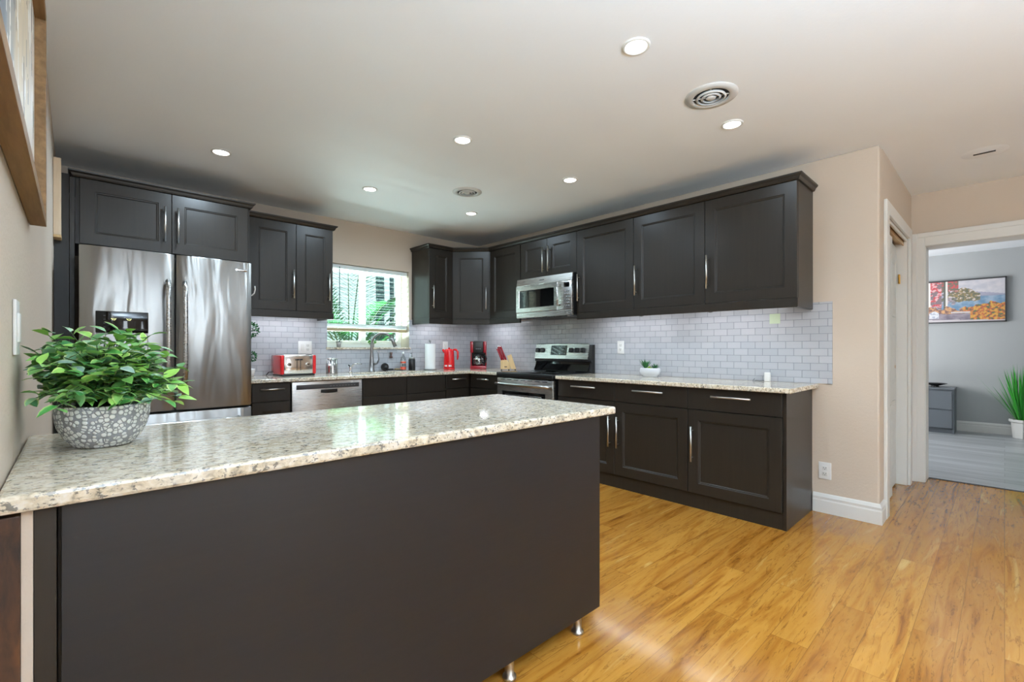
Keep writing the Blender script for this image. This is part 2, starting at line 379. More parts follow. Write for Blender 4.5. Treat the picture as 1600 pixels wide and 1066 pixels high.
        for a, b in zip(rows, rows[1:]):
            for q, us in (((a[0], a[1], b[1], b[0]), (1, 0, 0, 1)), ((a[1], a[2], b[2], b[1]), (0, 1, 1, 0))):
                f = s.face(list(q), True)
                if f:
                    for lp, u in zip(f.loops, us): lp[s.uv].uv = (u, 0.5)
        return s
    def build(s, name, m, parent=None, loc=None, bevel=None, smooth=False, solidify=None):
        me = bpy.data.meshes.new(name); bmesh.ops.recalc_face_normals(s.bm, faces=s.bm.faces[:]) if not s.uv else None
        s.bm.to_mesh(me); s.bm.free()
        me.materials.append(M[m] if isinstance(m, str) else m)
        o = bpy.data.objects.new(name, me); C.objects.link(o)
        if parent: o.parent = parent
        if loc: o.location = loc
        if bevel:
            b = o.modifiers.new('bevel', 'BEVEL'); b.width = bevel; b.segments = 2; b.limit_method = 'ANGLE'; b.angle_limit = math.radians(35)
        return o
def thing(name, label, cat, loc=(0, 0, 0), rotz=0, group=None):
    o = bpy.data.objects.new(name, None); C.objects.link(o); o.empty_display_size = 0.05
    o.location = loc; o.rotation_euler = (0, 0, rotz); o['label'] = label; o['category'] = cat
    if group: o['group'] = group
    return o
def tag(o, label, cat, group=None):
    o['label'] = label; o['category'] = cat
    if group: o['group'] = group
    return o
def struct(name, mb, m, bevel=None, label=None):
    o = mb.build(name, m, bevel=bevel); o['kind'] = 'structure'
    if label: o['label'] = label
    return o
def recentre(o, loc):
    # move a world-built mesh's origin to loc
    loc = Vector(loc); o.data.transform(Matrix.Translation(-loc)); o.location = loc; return o
def dup(o, parent=None):
    c = o.copy(); C.objects.link(c)
    if parent: c.parent = parent
    for ch in list(o.children): dup(ch, c)
    return c

# ------------------------------------------------------------------ room shell
XR, YB, XL = 3.88, 4.78, -0.10
struct('floor', MB().box(-0.3, 5.6, -4.8, 5.0, -0.1, 0), 'floor')
struct('floor', MB().box(5.6, 9.4, -3.4, 2.6, -0.1, 0.0), 'floor_grey')
struct('ceiling', MB().box(-0.3, 9.4, -4.8, 5.1, CEIL, CEIL+0.1), 'ceil')
wx0, wx1, wz0, wz1 = 1.885, 2.845, 1.18, 2.06
def wall_hole(a0, a1, h0, h1, holes, mk):
    # cut a wall of span a0..a1 and height h0..h1 round rectangular holes (u0,u1,v0,v1)
    us = sorted({a0, a1, *[h[0] for h in holes], *[h[1] for h in holes]}); vs = sorted({h0, h1, *[h[2] for h in holes], *[h[3] for h in holes]})
    mb = MB()
    mb.cells(us, vs, lambda i, j: not any(h[0]-1e-6 <= us[i] and us[i+1] <= h[1]+1e-6 and h[2]-1e-6 <= vs[j] and vs[j+1] <= h[3]+1e-6 for h in holes), 0, 1)
    for v in mb.bm.verts: v.co = Vector(mk(v.co.x, v.co.y, v.co.z))
    return mb
struct('wall_left', wall_hole(-4.8, 5.0, 0, CEIL, [(-4.0, -1.2, 0.1, 2.15)], lambda u, v, t: (XL-0.2*t, u, v)), 'wall')
struct('wall_back', wall_hole(-0.3, 4.0, 0, CEIL, [(wx0, wx1, wz0, wz1)], lambda u, v, t: (u, YB+0.24*t, v)), 'wall')
struct('wall_right', MB().box(XR, XR+0.12, 0.568, YB, 0, CEIL), 'wall', bevel=0.012)
struct('wall_closet', wall_hole(XR+0.11, 5.39, 0, CEIL, [(4.13, 5.17, 0, 2.10)], lambda u, v, t: (u, 0.568+0.11*t, v)), 'wall')
struct('wall_hall', wall_hole(-4.6, 0.68, 0, CEIL, [(-0.46, 0.488, 0, 2.07)], lambda u, v, t: (5.39+0.2*t, u, v)), 'wall')
struct('wall_rear', wall_hole(-0.3, 5.6, 0, CEIL, [(0.75, 1.25, 0.25, 2.2), (2.7, 3.0, 0.25, 2.2)], lambda u, v, t: (u, -4.6-0.2*t, v)), 'wall')
struct('wall_bedroom_far', MB().box(9.15, 9.3, -3.4, 2.6, 0, CEIL), 'wall_bed')
struct('wall_bedroom_left', wall_hole(5.6, 9.3, 0, CEIL, [(6.8, 8.4, 0.85, 2.05)], lambda u, v, t: (u, 2.4+0.15*t, v)), 'wall_bed')
struct('wall_bedroom_right', MB().box(5.6, 9.3, -3.4, -3.2, 0, CEIL), 'wall_bed')
struct('wall_bedroom_near', wall_hole(-3.3, 2.5, 0, CEIL, [(-0.46, 0.488, 0, 2.07)], lambda u, v, t: (5.592+0.02*t, u, v)), 'wall_bed')
# closet interior
mb = MB(); mb.box(4.0, 5.39, 1.2, 1.25, 0, CEIL); mb.box(3.985, 4.03, 0.68, 1.25, 0, CEIL); mb.box(5.3, 5.39, 0.69, 1.2, 0, CEIL)
struct('wall_closet_inside', mb, 'white_paint')
# baseboards
bb = [(0, 0), (0.016, 0), (0.016, 0.085), (0.012, 0.095), (0.014, 0.112), (0.006, 0.128), (0, 0.136)]
struct('baseboard_right', MB().sweep([(XR, 0.948), (XR, 0.568), (4.03, 0.568)], bb), 'white_paint')
struct('baseboard_hall', MB().sweep([(5.39, -0.56), (5.39, -4.6)], [(o, z) for o, z in bb]), 'white_paint')
struct('baseboard_left', MB().sweep([(XL, -4.6), (XL, 0.9)], [(o, z) for o, z in bb]), 'white_paint')
struct('baseboard_bedroom', MB().sweep([(9.15, 2.4), (9.15, -3.2)], [(o, z*1.05) for o, z in bb]), 'white_paint')
# closet casing and doorway casing
def casing(mb, pts_out, w, th): pass
mb = MB(); mb.box(4.03, 4.13, 0.548, 0.568, 0, 2.19); mb.box(5.17, 5.27, 0.548, 0.568, 0, 2.19); mb.box(4.13, 5.17, 0.548, 0.568, 2.10, 2.19)
mb.box(4.13, 4.15, 0.568, 0.678, 0, 2.10); mb.box(5.15, 5.17, 0.568, 0.678, 0, 2.10); mb.box(4.15, 5.15, 0.568, 0.585, 2.075, 2.10)
struct('trim_1', mb, 'white_paint', bevel=0.004)
mb = MB(); mb.box(4.15, 5.15, 0.60, 0.66, 2.06, 2.10); mb.box(4.15, 5.15, 0.59, 0.6, 2.045, 2.10)
struct('trim_2', mb, 'brass', label='brass coloured closet door track')
mb = MB(); mb.box(5.368, 5.39, 0.475, 0.563, 0, 2.16); mb.box(5.368, 5.39, -0.54, -0.445, 0, 2.16); mb.box(5.368, 5.39, -0.445, 0.475, 2.055, 2.16)
mb.box(5.36, 5.368, 0.525, 0.56, 0, 2.17); mb.box(5.36, 5.368, -0.54, 0.525, 2.13, 2.17)
mb.box(5.39, 5.6, 0.47, 0.488, 0, 2.07); mb.box(5.39, 5.6, -0.46, -0.442, 0, 2.07); mb.box(5.39, 5.6, -0.442, 0.47, 2.052, 2.07)
struct('trim_3', mb, 'white_paint', bevel=0.004)
struct('trim_4', MB().box(5.585, 5.612, -0.44, 0.468, 0, 0.006), 'darkgrey')
# closet sliding doors with raised panels
def closet_door(name, x0, w, y, pull):
    o = thing(name, '', '', (x0, y, 0.012)); del o['label'], o['category']; o['kind'] = 'structure'
    mb = MB(); mb.box(0, w, 0.0, 0.03, 0, 2.03)
    mb.build('door_panel', 'door_paint', o, bevel=0.002)
    for z0, z1 in ((0.16, 0.72), (0.86, 1.28), (1.42, 1.9)):
        for a in (0.07, w/2+0.02):
            MB().loops(w/2-0.09, z1-z0, [(0, 0.002), (0, -0.006), (0.02, -0.001), (0.03, -0.001), (0.05, -0.006)], a, z0).build('raised_panel', 'door_paint', o)
    mb = MB(); mb.cyl((pull, -0.004, 1.0), (pull, 0.002, 1.0), 0.022, 20); mb.build('pull', 'brass', o)
    return o
closet_door('door_1', 4.155, 0.52, 0.605, 0.05)
closet_door('door_2', 4.60, 0.545, 0.640, 0.48)
tag(recentre(MB().rbox(5.125, 5.149, 0.612, 0.625, 1.72, 1.80, 0.003).build('latch', 'brass'), (5.137, 0.618, 1.72)), 'small brass latch high on the closet door jamb', 'latch')

# kitchen window
win = thing('window_1', '', '', (wx0, 4.96, wz0)); del win['label'], win['category']; win['kind'] = 'structure'
ww, wh = wx1-wx0, wz1-wz0
mb = MB(); t = 0.045
mb.box(0, ww, 0, 0.05, 0, t); mb.box(0, ww, 0, 0.05, wh-t, wh); mb.box(0, t, 0, 0.05, t, wh-t); mb.box(ww-t, ww, 0, 0.05, t, wh-t)
mb.box(ww/2-0.03, ww/2+0.03, -0.005, 0.05, t, wh-t); mb.box(t, ww/2-0.03, 0.0, 0.05, t, t+0.03); mb.box(ww/2+0.03, ww-t, 0.0, 0.05, t, t+0.03)
mb.build('window_frame', 'white_pl', win, bevel=0.003)
MB().box(t, ww-t, 0.02, 0.024, t, wh-t).build('pane', 'glass', win)
struct('trim_5', MB().box(wx0-0.012, wx1+0.012, YB-0.022, 4.99, wz0-0.022, wz0), 'granite', bevel=0.004, label='granite window sill')
# rear windows, behind the camera
for i, (a, b, z0, z1) in enumerate([(0.75, 1.25, 0.25, 2.2), (2.7, 3.0, 0.25, 2.2)]):
    mb = MB(); mb.box(a, b, -4.72, -4.66, z0, z0+0.06); mb.box(a, b, -4.72, -4.66, z1-0.06, z1); mb.box(a, a+0.06, -4.72, -4.66, z0, z1); mb.box(b-0.06, b, -4.72, -4.66, z0, z1)
    if b-a > 1: mb.box((a+b)/2-0.05, (a+b)/2+0.05, -4.72, -4.66, z0, z1)
    struct('window_%d' % (i+2), mb, 'white_pl')
mb = MB(); mb.box(6.8, 8.4, 2.42, 2.47, 0.85, 0.9); mb.box(6.8, 8.4, 2.42, 2.47, 2.0, 2.05); mb.box(6.8, 6.85, 2.42, 2.47, 0.9, 2.0); mb.box(8.35, 8.4, 2.42, 2.47, 0.9, 2.0); mb.box(7.57, 7.63, 2.42, 2.47, 0.9, 2.0)
struct('window_4', mb, 'white_pl')

mb = MB(); mb.box(-0.24, -0.18, -4.0, -1.2, 0.1, 0.16); mb.box(-0.24, -0.18, -4.0, -1.2, 2.09, 2.15)
for y in (-4.0, -2.63, -1.26): mb.box(-0.24, -0.18, y, y+0.06, 0.16, 2.09)
struct('window_5', mb, 'white_pl')  # left wall window added behind the camera to let in more light
# backsplash tile
def tilewall(us, vs, keep, mk): 
    mb = MB(); mb.cells(us, vs, keep, 0, 1)
    for v in mb.bm.verts: v.co = Vector(mk(v.co.x, v.co.y, v.co.z))
    return mb
us = [1.0, wx0, wx1, XR-0.001]; vs = [0.916, wz0-0.024, 1.50]
tag(tilewall(us, vs, lambda i, j: not (i == 1 and j == 1), lambda u, v, t: (u, YB-0.001-0.008*t, v)).build('backsplash', 'tile_x'), 'white subway tile backsplash behind the sink, under the window', 'backsplash')
tag(MB().box(XR-0.009, XR-0.001, 0.83, YB-0.010, 0.916, 1.498).build('backsplash', 'tile_y'), 'white subway tile backsplash on the wall behind the range', 'backsplash')

# ------------------------------------------------------------------ cabinets
DOOR = [(0.0, 0.019), (0.0, 0.0015), (0.0015, 0.0)]
def shaker(mb, w, h, x0, z0, rail=0.075):
    mb.loops(w, h, DOOR+[(rail, 0.0), (rail+0.004, 0.004), (rail+0.009, 0.0045), (rail+0.014, 0.010)], x0, z0); return mb
def slab(mb, w, h, x0, z0): mb.loops(w, h, DOOR, x0, z0); return mb
def vhandle(x, zc, ln=0.256, y=0, r=0.0068):
    mb = MB(); z0, z1 = zc-ln/2, zc+ln/2
    mb.tube([(x, y-0.032, z0), (x, y-0.032, z1)], r, 12)
    for z in (z0+0.03, z1-0.03): mb.tube([(x, y-0.032, z), (x, y+0.001, z)], 0.005, 8)
    return mb
def hhandle(xc, z, ln=0.264, y=0, r=0.0068):
    mb = MB(); x0, x1 = xc-ln/2, xc+ln/2
    mb.tube([(x0, y-0.032, z), (x1, y-0.032, z)], r, 12)
    for x in (x0+0.03, x1-0.03): mb.tube([(x, y-0.032, z), (x, y+0.001, z)], 0.005, 8)
    return mb
G = 0.0018
def cabinet(name, label, loc, rot, w, d, h, doors=(), drawers=(), cat='cabinet', z_off=0):
    """doors: (x0,x1,z0,z1,handle_x or None,handle_zc); drawers: (x0,x1,z0,z1,handle?)"""
    t = thing(name, label, cat, loc, rot)
    b = MB(); b.box(0.0, w, 0.021, d, 0, h); b.build('body', 'cab', t, bevel=0.001)
    for (x0, x1, z0, z1, hx, hz) in doors:
        mb = MB(); shaker(mb, x1-x0-2*G, z1-z0-2*G, x0+G, z0+G); dr = mb.build('door', 'cab', t)
        if hx is not None: vhandle(hx, hz).build('handle', 'brushed', dr)
    for (x0, x1, z0, z1, ha) in drawers:
        mb = MB(); slab(mb, x1-x0-2*G, z1-z0-2*G, x0+G, z0+G); dr = mb.build('drawer', 'cab', t)
        if ha: hhandle((x0+x1)/2, z0+(z1-z0)*0.66, ha).build('handle', 'brushed', dr)
    return t
UZ0, UZ1 = 1.507, 2.295; UH = UZ1-UZ0; R90 = -PI/2
UHZ = 1.747-UZ0
# left uppers (back wall)
cabinet('wall_cabinet', 'dark wall cabinet above the refrigerator, with two short doors', (0.0, 4.18, 1.86), 0, 1.03, 0.598, 2.295-1.86,
        doors=[(0.02, 0.516, 0.0, 0.435, 0.474, 0.205), (0.516, 1.015, 0.0, 0.435, 0.552, 0.205)])
cabinet('wall_cabinet', 'dark wall cabinet with one wide door directly right of the refrigerator', (1.075, 4.41, UZ0), 0, 0.388, 0.37-0.002, UH, doors=[(0, 0.388, 0, UH, 1.434-1.075, UHZ)])
cabinet('wall_cabinet', 'narrow dark wall cabinet touching the left side of the window', (1.463, 4.41, UZ0), 0, 0.337, 0.368, UH, doors=[(0, 0.335, 0, UH, 1.755-1.463, UHZ)])
cabinet('wall_cabinet', 'narrow dark wall cabinet right of the window, with a bluish side panel', (2.882, 4.41, UZ0), 0, 0.318, 0.368, UH, doors=[(0, 0.316, 0, UH, 0.042, UHZ)])
# diagonal corner cabinet
dl = math.hypot(3.51-3.205, 4.41-4.105)
t = thing('corner_wall_cabinet', 'dark corner wall cabinet with a single diagonal door', 'cabinet', (3.205, 4.41, UZ0), -PI/4)
mb = MB(); poly = [(3.205, 4.425), (3.525, 4.105), (XR-0.01, 4.105), (XR-0.01, YB-0.01), (3.205, YB-0.01)]
rot = Matrix.Rotation(PI/4, 4, 'Z')
mb.prism([tuple((rot @ Vector((x-3.205, y-4.41, 0)))[:2]) for x, y in poly], 0, UH); mb.build('body', 'cab', t)
mb = MB(); shaker(mb, dl-0.004, UH-0.004, 0.002, 0.002); dr = mb.build('door', 'cab', t)
vhandle(dl-0.04, UHZ).build('handle', 'brushed', dr)
# right wall uppers; local x runs from the corner towards the camera
def ru(y_far, y_near, label, hx, z0=UZ0, name='wall_cabinet', doors=None):
    w = y_far-y_near; h = UZ1-z0
    cabinet(name, label, (3.51, y_far, z0), R90, w-0.001, 0.368, h, doors=doors or [(0, w-0.001, 0, h, hx, UHZ)])
ru(4.10, 3.60, 'dark wall cabinet between the corner cabinet and the microwave', None)
ru(3.60, 2.822, 'short two door dark cabinet right above the microwave', None, 1.90, doors=[(0.01, 0.393, 0, 0.395, 0.355, 0.175), (0.393, 0.777, 0, 0.395, 0.431, 0.175)])
ru(2.822, 2.198, 'dark wall cabinet just right of the microwave', 0.034)
ru(2.198, 1.575, 'dark wall cabinet above the small succulent planter, middle of three wide ones', 0.03)
ru(1.575, 0.948, 'dark wall cabinet at the end of the run, above the green sticky note', 0.026)
# crown and light rails
crown = [(0, 2.2955), (0.012, 2.2955), (0.016, 2.306), (0.03, 2.322), (0.034, 2.334), (0, 2.334)]
rail = [(-0.018, UZ0-0.062), (0.0, UZ0-0.062), (0.004, UZ0-0.056), (0.004, UZ0-0.0005), (-0.018, UZ0-0.0005)]
def solid_crown(path, name, label):
    return tag(MB().sweep(path, [(-0.05, 2.334)]+[(o, z) for o, z in crown[1:-1]]+[(0.034, 2.334)][:0]+[(-0.05, 2.2955)][:0] + [] , False).build(name, 'cab'), label, 'crown')
def sweep_thing(path, prof, name, label, cat):
    o = MB().sweep(path, prof).build(name, 'cab'); return tag(o, label, cat)
cr = [(-0.03, 2.2955), (0.010, 2.2955), (0.016, 2.304), (0.020, 2.316), (0.032, 2.326), (0.034, 2.336), (-0.03, 2.336)]
sweep_thing([(0.0, 4.76), (0.0, 4.18), (1.03, 4.18), (1.03, 4.76)], cr, 'crown_molding', 'dark crown molding topping the cabinet above the refrigerator', 'molding')
sweep_thing([(1.07, 4.41), (1.80, 4.41), (1.80, 4.77)], cr, 'crown_molding', 'dark crown molding topping the two cabinets left of the window', 'molding')
sweep_thing([(2.882, 4.77), (2.882, 4.41), (3.205, 4.41), (3.51, 4.105), (3.51, 0.948), (3.87, 0.948)], cr, 'crown_molding', 'long dark crown molding topping the corner and right wall cabinets', 'molding')
sweep_thing([(1.077, 4.412), (1.80, 4.412), (1.80, 4.765)], rail, 'light_rail', 'dark light rail under the two cabinets left of the window', 'molding')
sweep_thing([(2.884, 4.765), (2.884, 4.412), (3.206, 4.412), (3.512, 4.106), (3.512, 3.602)], rail, 'light_rail', 'dark light rail under the corner cabinets', 'molding')
sweep_thing([(3.512, 2.818), (3.512, 0.95), (3.865, 0.95)], rail, 'light_rail', 'dark light rail under the right wall cabinets', 'molding')
# tall filler panel left of the refrigerator
t = thing('tall_side_panel', 'tall dark panel between the left wall and the refrigerator', 'panel', (XL, 4.2, 0))
MB().box(0.001, 0.072, 0.0, 0.02, 0, 2.31).build('filler', 'cab', t, bevel=0.001); MB().box(0.074, 0.098, -0.015, 0.57, 0, 2.29).build('side_panel', 'cab', t, bevel=0.001)

# base cabinets: right wall
BZ0, BZ1, BH = 0.112, 0.882, 0.77
def rb(y_far, y_near, label, hx):
    w = y_far-y_near
    cabinet('base_cabinet', label, (3.28, y_far, BZ0), R90, w-0.001, 0.59, BH,
            doors=[(0, w-0.001, 0, 0.610, hx, 0.36)], drawers=[(0, w-0.001, 0.612, BH-0.002, 0.264)])
rb(2.858, 2.233, 'dark base cabinet with one drawer, just right of the range', 0.625-0.045)
rb(2.233, 1.597, 'dark base cabinet with one drawer, middle of three right of the range', 0.037)
rb(1.597, 0.972, 'dark base cabinet at the open end of the counter, by the beige wall', 0.037)
t = tag(recentre(MB().box(3.298, 3.872, 0.952, 0.971, 0, 0.882).build('end_panel', 'cab', bevel=0.001), (3.6, 0.96, 0)), 'dark end panel closing the right base cabinets beside the beige wall', 'panel')
tag(recentre(MB().box(3.302, 3.318, 0.972, 2.858, 0, 0.11).build('toe_kick', 'cab', bevel=0.001), (3.31, 1.9, 0)), 'dark toe kick board under the right wall base cabinets', 'toe kick')
# base cabinets: back wall
cabinet('base_cabinet', 'narrow dark base cabinet between the refrigerator and the dishwasher', (1.045, 4.19, BZ0), 0, 0.298, 0.588, BH,
        doors=[(0, 0.297, 0, 0.610, None, 0)], drawers=[(0, 0.297, 0.612, BH-0.002, 0.186)])
cabinet('sink_cabinet', 'wide dark sink base cabinet below the window, with handleless fronts', (1.994, 4.19, BZ0), 0, 0.958, 0.588, 0.60,
        doors=[(0, 0.476, 0, 0.588, None, 0), (0.476, 0.956, 0, 0.588, None, 0)], drawers=[(0, 0.476, 0.590, BH-0.002, 0), (0.476, 0.956, 0.590, BH-0.002, 0)])
cabinet('corner_base_cabinet', 'dark corner base cabinet with a drawer, right of the sink cabinet', (2.954, 4.19, BZ0), 0, 0.90, 0.588, BH,
        doors=[(0, 0.315, 0, 0.610, 0.29, 0.38)], drawers=[(0, 0.315, 0.612, BH-0.002, 0.186)])
cabinet('base_cabinet', 'dark base cabinet with drawers, just left of the range', (3.28, 4.172, BZ0), R90, 0.505, 0.588, BH,
        drawers=[(0, 0.505, 0.612, BH-0.002, 0.19), (0, 0.505, 0.31, 0.610, 0.19), (0, 0.505, 0.0, 0.308, 0.19)])
tag(recentre(MB().box(1.05, 1.343, 4.215, 4.228, 0, 0.11).build('toe_kick', 'cab'), (1.2, 4.22, 0)), 'short dark toe kick board under the cabinet beside the refrigerator', 'toe kick')
tag(recentre(MB().box(1.996, 3.3, 4.215, 4.228, 0, 0.11).build('toe_kick', 'cab'), (2.6, 4.22, 0)), 'dark toe kick board under the sink and corner base cabinets', 'toe kick')
# countertops
xs = [1.02, 2.06, 2.78, 3.235, 3.869]; ys = [3.662, 4.14, 4.26, 4.62, 4.771]
def keep(i, j):
    if j == 0: return i == 3
    return not (i == 1 and j == 2)
o = MB().cells(xs, ys, keep, 0.884, 0.915).build('countertop', 'granite', bevel=0.005)
tag(recentre(o, (2.4, 4.4, 0.884)), 'L shaped speckled granite countertop along the window and around the corner', 'countertop')
o = MB().box(3.235, 3.869, 0.909, 2.853, 0.884, 0.915).build('countertop', 'granite', bevel=0.005)
tag(recentre(o, (3.5, 1.9, 0.884)), 'straight granite countertop right of the range, holding the succulent planter', 'countertop')
# ------------------------------------------------------------------ peninsula
o = MB().box(XL+0.002, 1.702, 1.151, 1.928, 0.884, 0.915).build('countertop', 'granite', bevel=0.007)
tag(recentre(o, (0.8, 1.5, 0.884)), 'large granite countertop of the peninsula in the foreground, holding the leafy plant', 'countertop')
t = thing('peninsula_cabinet', 'long dark peninsula cabinet with a plain back panel on steel legs', 'cabinet', (-0.053, 1.168, 0))
PW = 1.607+0.053
MB().box(0.03, PW-0.022, 0.022, 0.70, 0.085, 0.88).build('body', 'cab', t, bevel=0.001)
MB().box(0.035, PW, 0.0, 0.020, 0.080, 0.882).build('back_panel', 'cab_panel', t, bevel=0.001)
MB().box(0.0, 0.029, -0.002, 0.70, 0.0, 0.882).build('filler_strip', 'cab', t, bevel=0.001)
MB().box(PW-0.02, PW, 0.021, 0.72, 0.080, 0.882).build('end_panel', 'cab', t, bevel=0.001)
for k in range(3):
    x0 = 0.03+k*(PW-0.052)/3; w = (PW-0.052)/3-0.004
    mb = MB(); shaker(mb, w, 0.61, 0, 0); d = mb.build('door', 'cab', t, loc=(x0+w, 0.72, 0.09)); d.rotation_euler = (0, 0, PI); vhandle(0.04, 0.45).build('handle', 'brushed', d)
    mb = MB(); slab(mb, w, 0.165, 0, 0); d = mb.build('drawer', 'cab', t, loc=(x0+w, 0.72, 0.705)); d.rotation_euler = (0, 0, PI); hhandle(w/2, 0.1).build('handle', 'brushed', d)
def leg(x, y):
    mb = MB(); mb.lathe([(0.024, 0), (0.025, 0.004), (0.024, 0.010), (0.0165, 0.013), (0.0165, 0.079), (0.024, 0.081), (0.024, 0.0845)], (x, y, 0), 24, cap1=True)
    return mb.build('leg', 'brushed', t)
for x, y in ((1.502+0.053, 0.035), (1.12+0.053, 0.035), (0.55, 0.035), (1.502+0.053, 0.62), (1.12+0.053, 0.62), (0.55, 0.62)): leg(x, y)

# ------------------------------------------------------------------ appliances
def curved(mb, w, h, th, bulge, x0, z0, n=14, edge=0.018):
    # door slab whose front bows out and rounds at both sides; front faces -y
    pts = []
    for i in range(n+1):
        u = i/n; x = u*w; e = min(x, w-x)
        y = -bulge*(1-(2*u-1)**2)
        if e < edge: y += edge*0.6*(1-math.sqrt(max(0, 1-((edge-e)/edge)**2)))
        pts.append((x0+x, y))
    pts = [(x0, th)]+[(x0, pts[0][1]+0.0)]+pts[1:-1]+[(x0+w, pts[-1][1]), (x0+w, th)]
    a = [mb.bm.verts.new((x, y, z0)) for x, y in pts]; b = [mb.bm.verts.new((x, y, z0+h)) for x, y in pts]
    for i in range(len(pts)):
        j = (i+1) % len(pts); mb.face([a[i], a[j], b[j], b[i]], 0 < i < len(pts)-2)
    mb.face(a[::-1]); mb.face(b); return mb
FW = 0.95
fr = thing('refrigerator', 'stainless steel french door refrigerator with a black water dispenser panel', 'refrigerator', (0.017, 3.88, 0))
MB().rbox(0.004, FW-0.004, 0.065, 0.86, 0.02, 1.79, 0.006).build('body', 'grey_side', fr)
def seam(x, z0, z1): pass
dl_ = curved(MB(), 0.478, 1.062, 0.06, 0.012, 0.0, 0.745).build('door', 'fridge', fr, bevel=0.003)
dr_ = curved(MB(), 0.463, 1.062, 0.06, 0.012, 0.487, 0.745).build('door', 'fridge', fr, bevel=0.003)
fz = curved(MB(), FW, 0.635, 0.06, 0.012, 0.0, 0.095).build('freezer_drawer', 'fridge', fr, bevel=0.003)
MB().box(0.01, FW-0.01, 0.03, 0.07, 0.0, 0.09).build('kick_plate', 'black', fr)
for x, dd in ((0.437, dl_), (0.530, dr_)):
    pts = [(x, -0.005, 1.60), (x, -0.035, 1.618), (x, -0.058, 1.58)]+[(x, -0.058-0.012*math.sin(PI*k/8), 1.58-0.61*k/8) for k in range(1, 8)]+[(x, -0.058, 0.97), (x, -0.035, 0.935), (x, -0.005, 0.952)]
    MB().tube(pts, 0.0145, 14).build('handle', 'steel', dd)
MB().tube([(0.09, -0.005, 0.66), (0.09, -0.055, 0.66), (0.2, -0.066, 0.66), (0.475, -0.07, 0.66), (0.75, -0.066, 0.66), (0.86, -0.055, 0.66), (0.86, -0.005, 0.66)], 0.0145, 14).build('handle', 'steel', fz)
MB().rbox(0.075, 0.335, -0.014, 0.01, 1.265, 1.402, 0.004).build('dispenser_panel', 'blackgloss', dl_)
mb = MB(); mb.box(0.078, 0.332, -0.0135, 0.012, 0.96, 1.262); mb.build('dispenser_recess', 'dark_chrome', dl_, bevel=0.004)
for x, zz in ((0.16, 1.352), (0.235, 1.352)):
    mb = MB(); mb.tube([(x-0.012, -0.0152, zz+0.006), (x-0.004, -0.0152, zz-0.004), (x+0.006, -0.0152, zz-0.006), (x+0.013, -0.0152, zz+0.005)], 0.0022, 6); mb.tube([(x-0.008, -0.0152, zz+0.003), (x+0.008, -0.0152, zz+0.003)], 0.0016, 6)
    mb.build('indicator', mat('dispenser_icon', (220, 220, 150), 0.5, emit=(230, 230, 160), estr=0.6), dl_)
for k in range(4): MB().box(0.112, 0.122, -0.0148, -0.0135, 1.372-k*0.024, 1.374-k*0.024).build('indicator', 'bottle_grey', dl_)
mb = MB(); mb.cyl((0.847, -0.0145, 1.745), (0.847, -0.004, 1.745), 0.008, 16); mb.rbox(0.857, 0.917, -0.0135, 0.0, 1.739, 1.751, 0.002); mb.build('badge', 'chrome', dr_)
# white hook on the refrigerator's right side
mb = MB(); mb.tube([(0.969, 3.965, 1.60), (0.972, 3.955, 1.575), (0.985, 3.95, 1.572), (1.0, 3.945, 1.59), (1.006, 3.94, 1.62), (1.003, 3.94, 1.645)], 0.0045, 8); mb.rbox(0.965, 0.970, 3.95, 3.98, 1.57, 1.63, 0.002)
tag(recentre(mb.build('hook', 'white_pl'), (0.97, 3.96, 1.6)), 'small white hook stuck to the right side of the refrigerator', 'hook')

# dishwasher
t = thing('dishwasher', 'stainless steel dishwasher with a dark control strip', 'dishwasher', (1.348, 4.185, 0))
MB().box(0.004, 0.638, 0.03, 0.55, 0.03, 0.878).build('body', 'grey_side', t)
d = MB().rbox(0.004, 0.638, 0, 0.028, 0.105, 0.878, 0.005).build('door', 'steel', t)
MB().rbox(0.04, 0.605, -0.004, 0.004, 0.808, 0.848, 0.002).build('control_strip', 'darkgrey', d)
MB().rbox(0.25, 0.40, -0.003, 0.006, 0.765, 0.80, 0.003).build('handle_pocket', 'black', d)
MB().tube([(0.25, -0.004, 0.768), (0.29, -0.007, 0.762), (0.36, -0.007, 0.762), (0.40, -0.004, 0.768)], 0.004, 8).build('handle_lip', 'brushed', d)
mb = MB()
for k in range(9): mb.box(0.33+k*0.028, 0.345+k*0.028, -0.0048, -0.0035, 0.825, 0.831)
mb.build('buttons', 'bottle_grey', d)
MB().box(0.01, 0.63, 0.05, 0.06, 0.0, 0.10).build('kick_plate', 'black', t)

# range
RW = 0.788
t = thing('range', 'stainless electric range with a black glass cooktop and tall backguard', 'range', (3.225, 3.655, 0), R90)
MB().box(0.003, RW-0.003, 0.04, 0.64, 0.02, 0.90).build('body', 'black', t)
d = MB().rbox(0.004, RW-0.004, 0.0, 0.038, 0.27, 0.862, 0.005).build('oven_door', 'steel', t)
MB().rbox(0.085, RW-0.10, -0.003, 0.006, 0.38, 0.735, 0.004).build('oven_window', 'blackgloss', d)
mb = MB(); zz = [(0.135, 0.70), (RW-0.15, 0.70), (RW-0.15, 0.42), (0.135, 0.42), (0.135, 0.70)]
mb.tube([(x, -0.0035, z) for x, z in zz], 0.003, 6); mb.build('window_trim', 'dark_chrome', d)
MB().tube([(0.03, 0.0, 0.80), (0.035, -0.045, 0.805), (0.10, -0.058, 0.807)]+[(0.1+0.588*k/6, -0.058-0.008*math.sin(PI*k/6), 0.807) for k in range(1, 6)]+[(RW-0.10, -0.058, 0.807), (RW-0.035, -0.045, 0.805), (RW-0.03, 0.0, 0.80)], 0.016, 14).build('handle', 'steel', d)
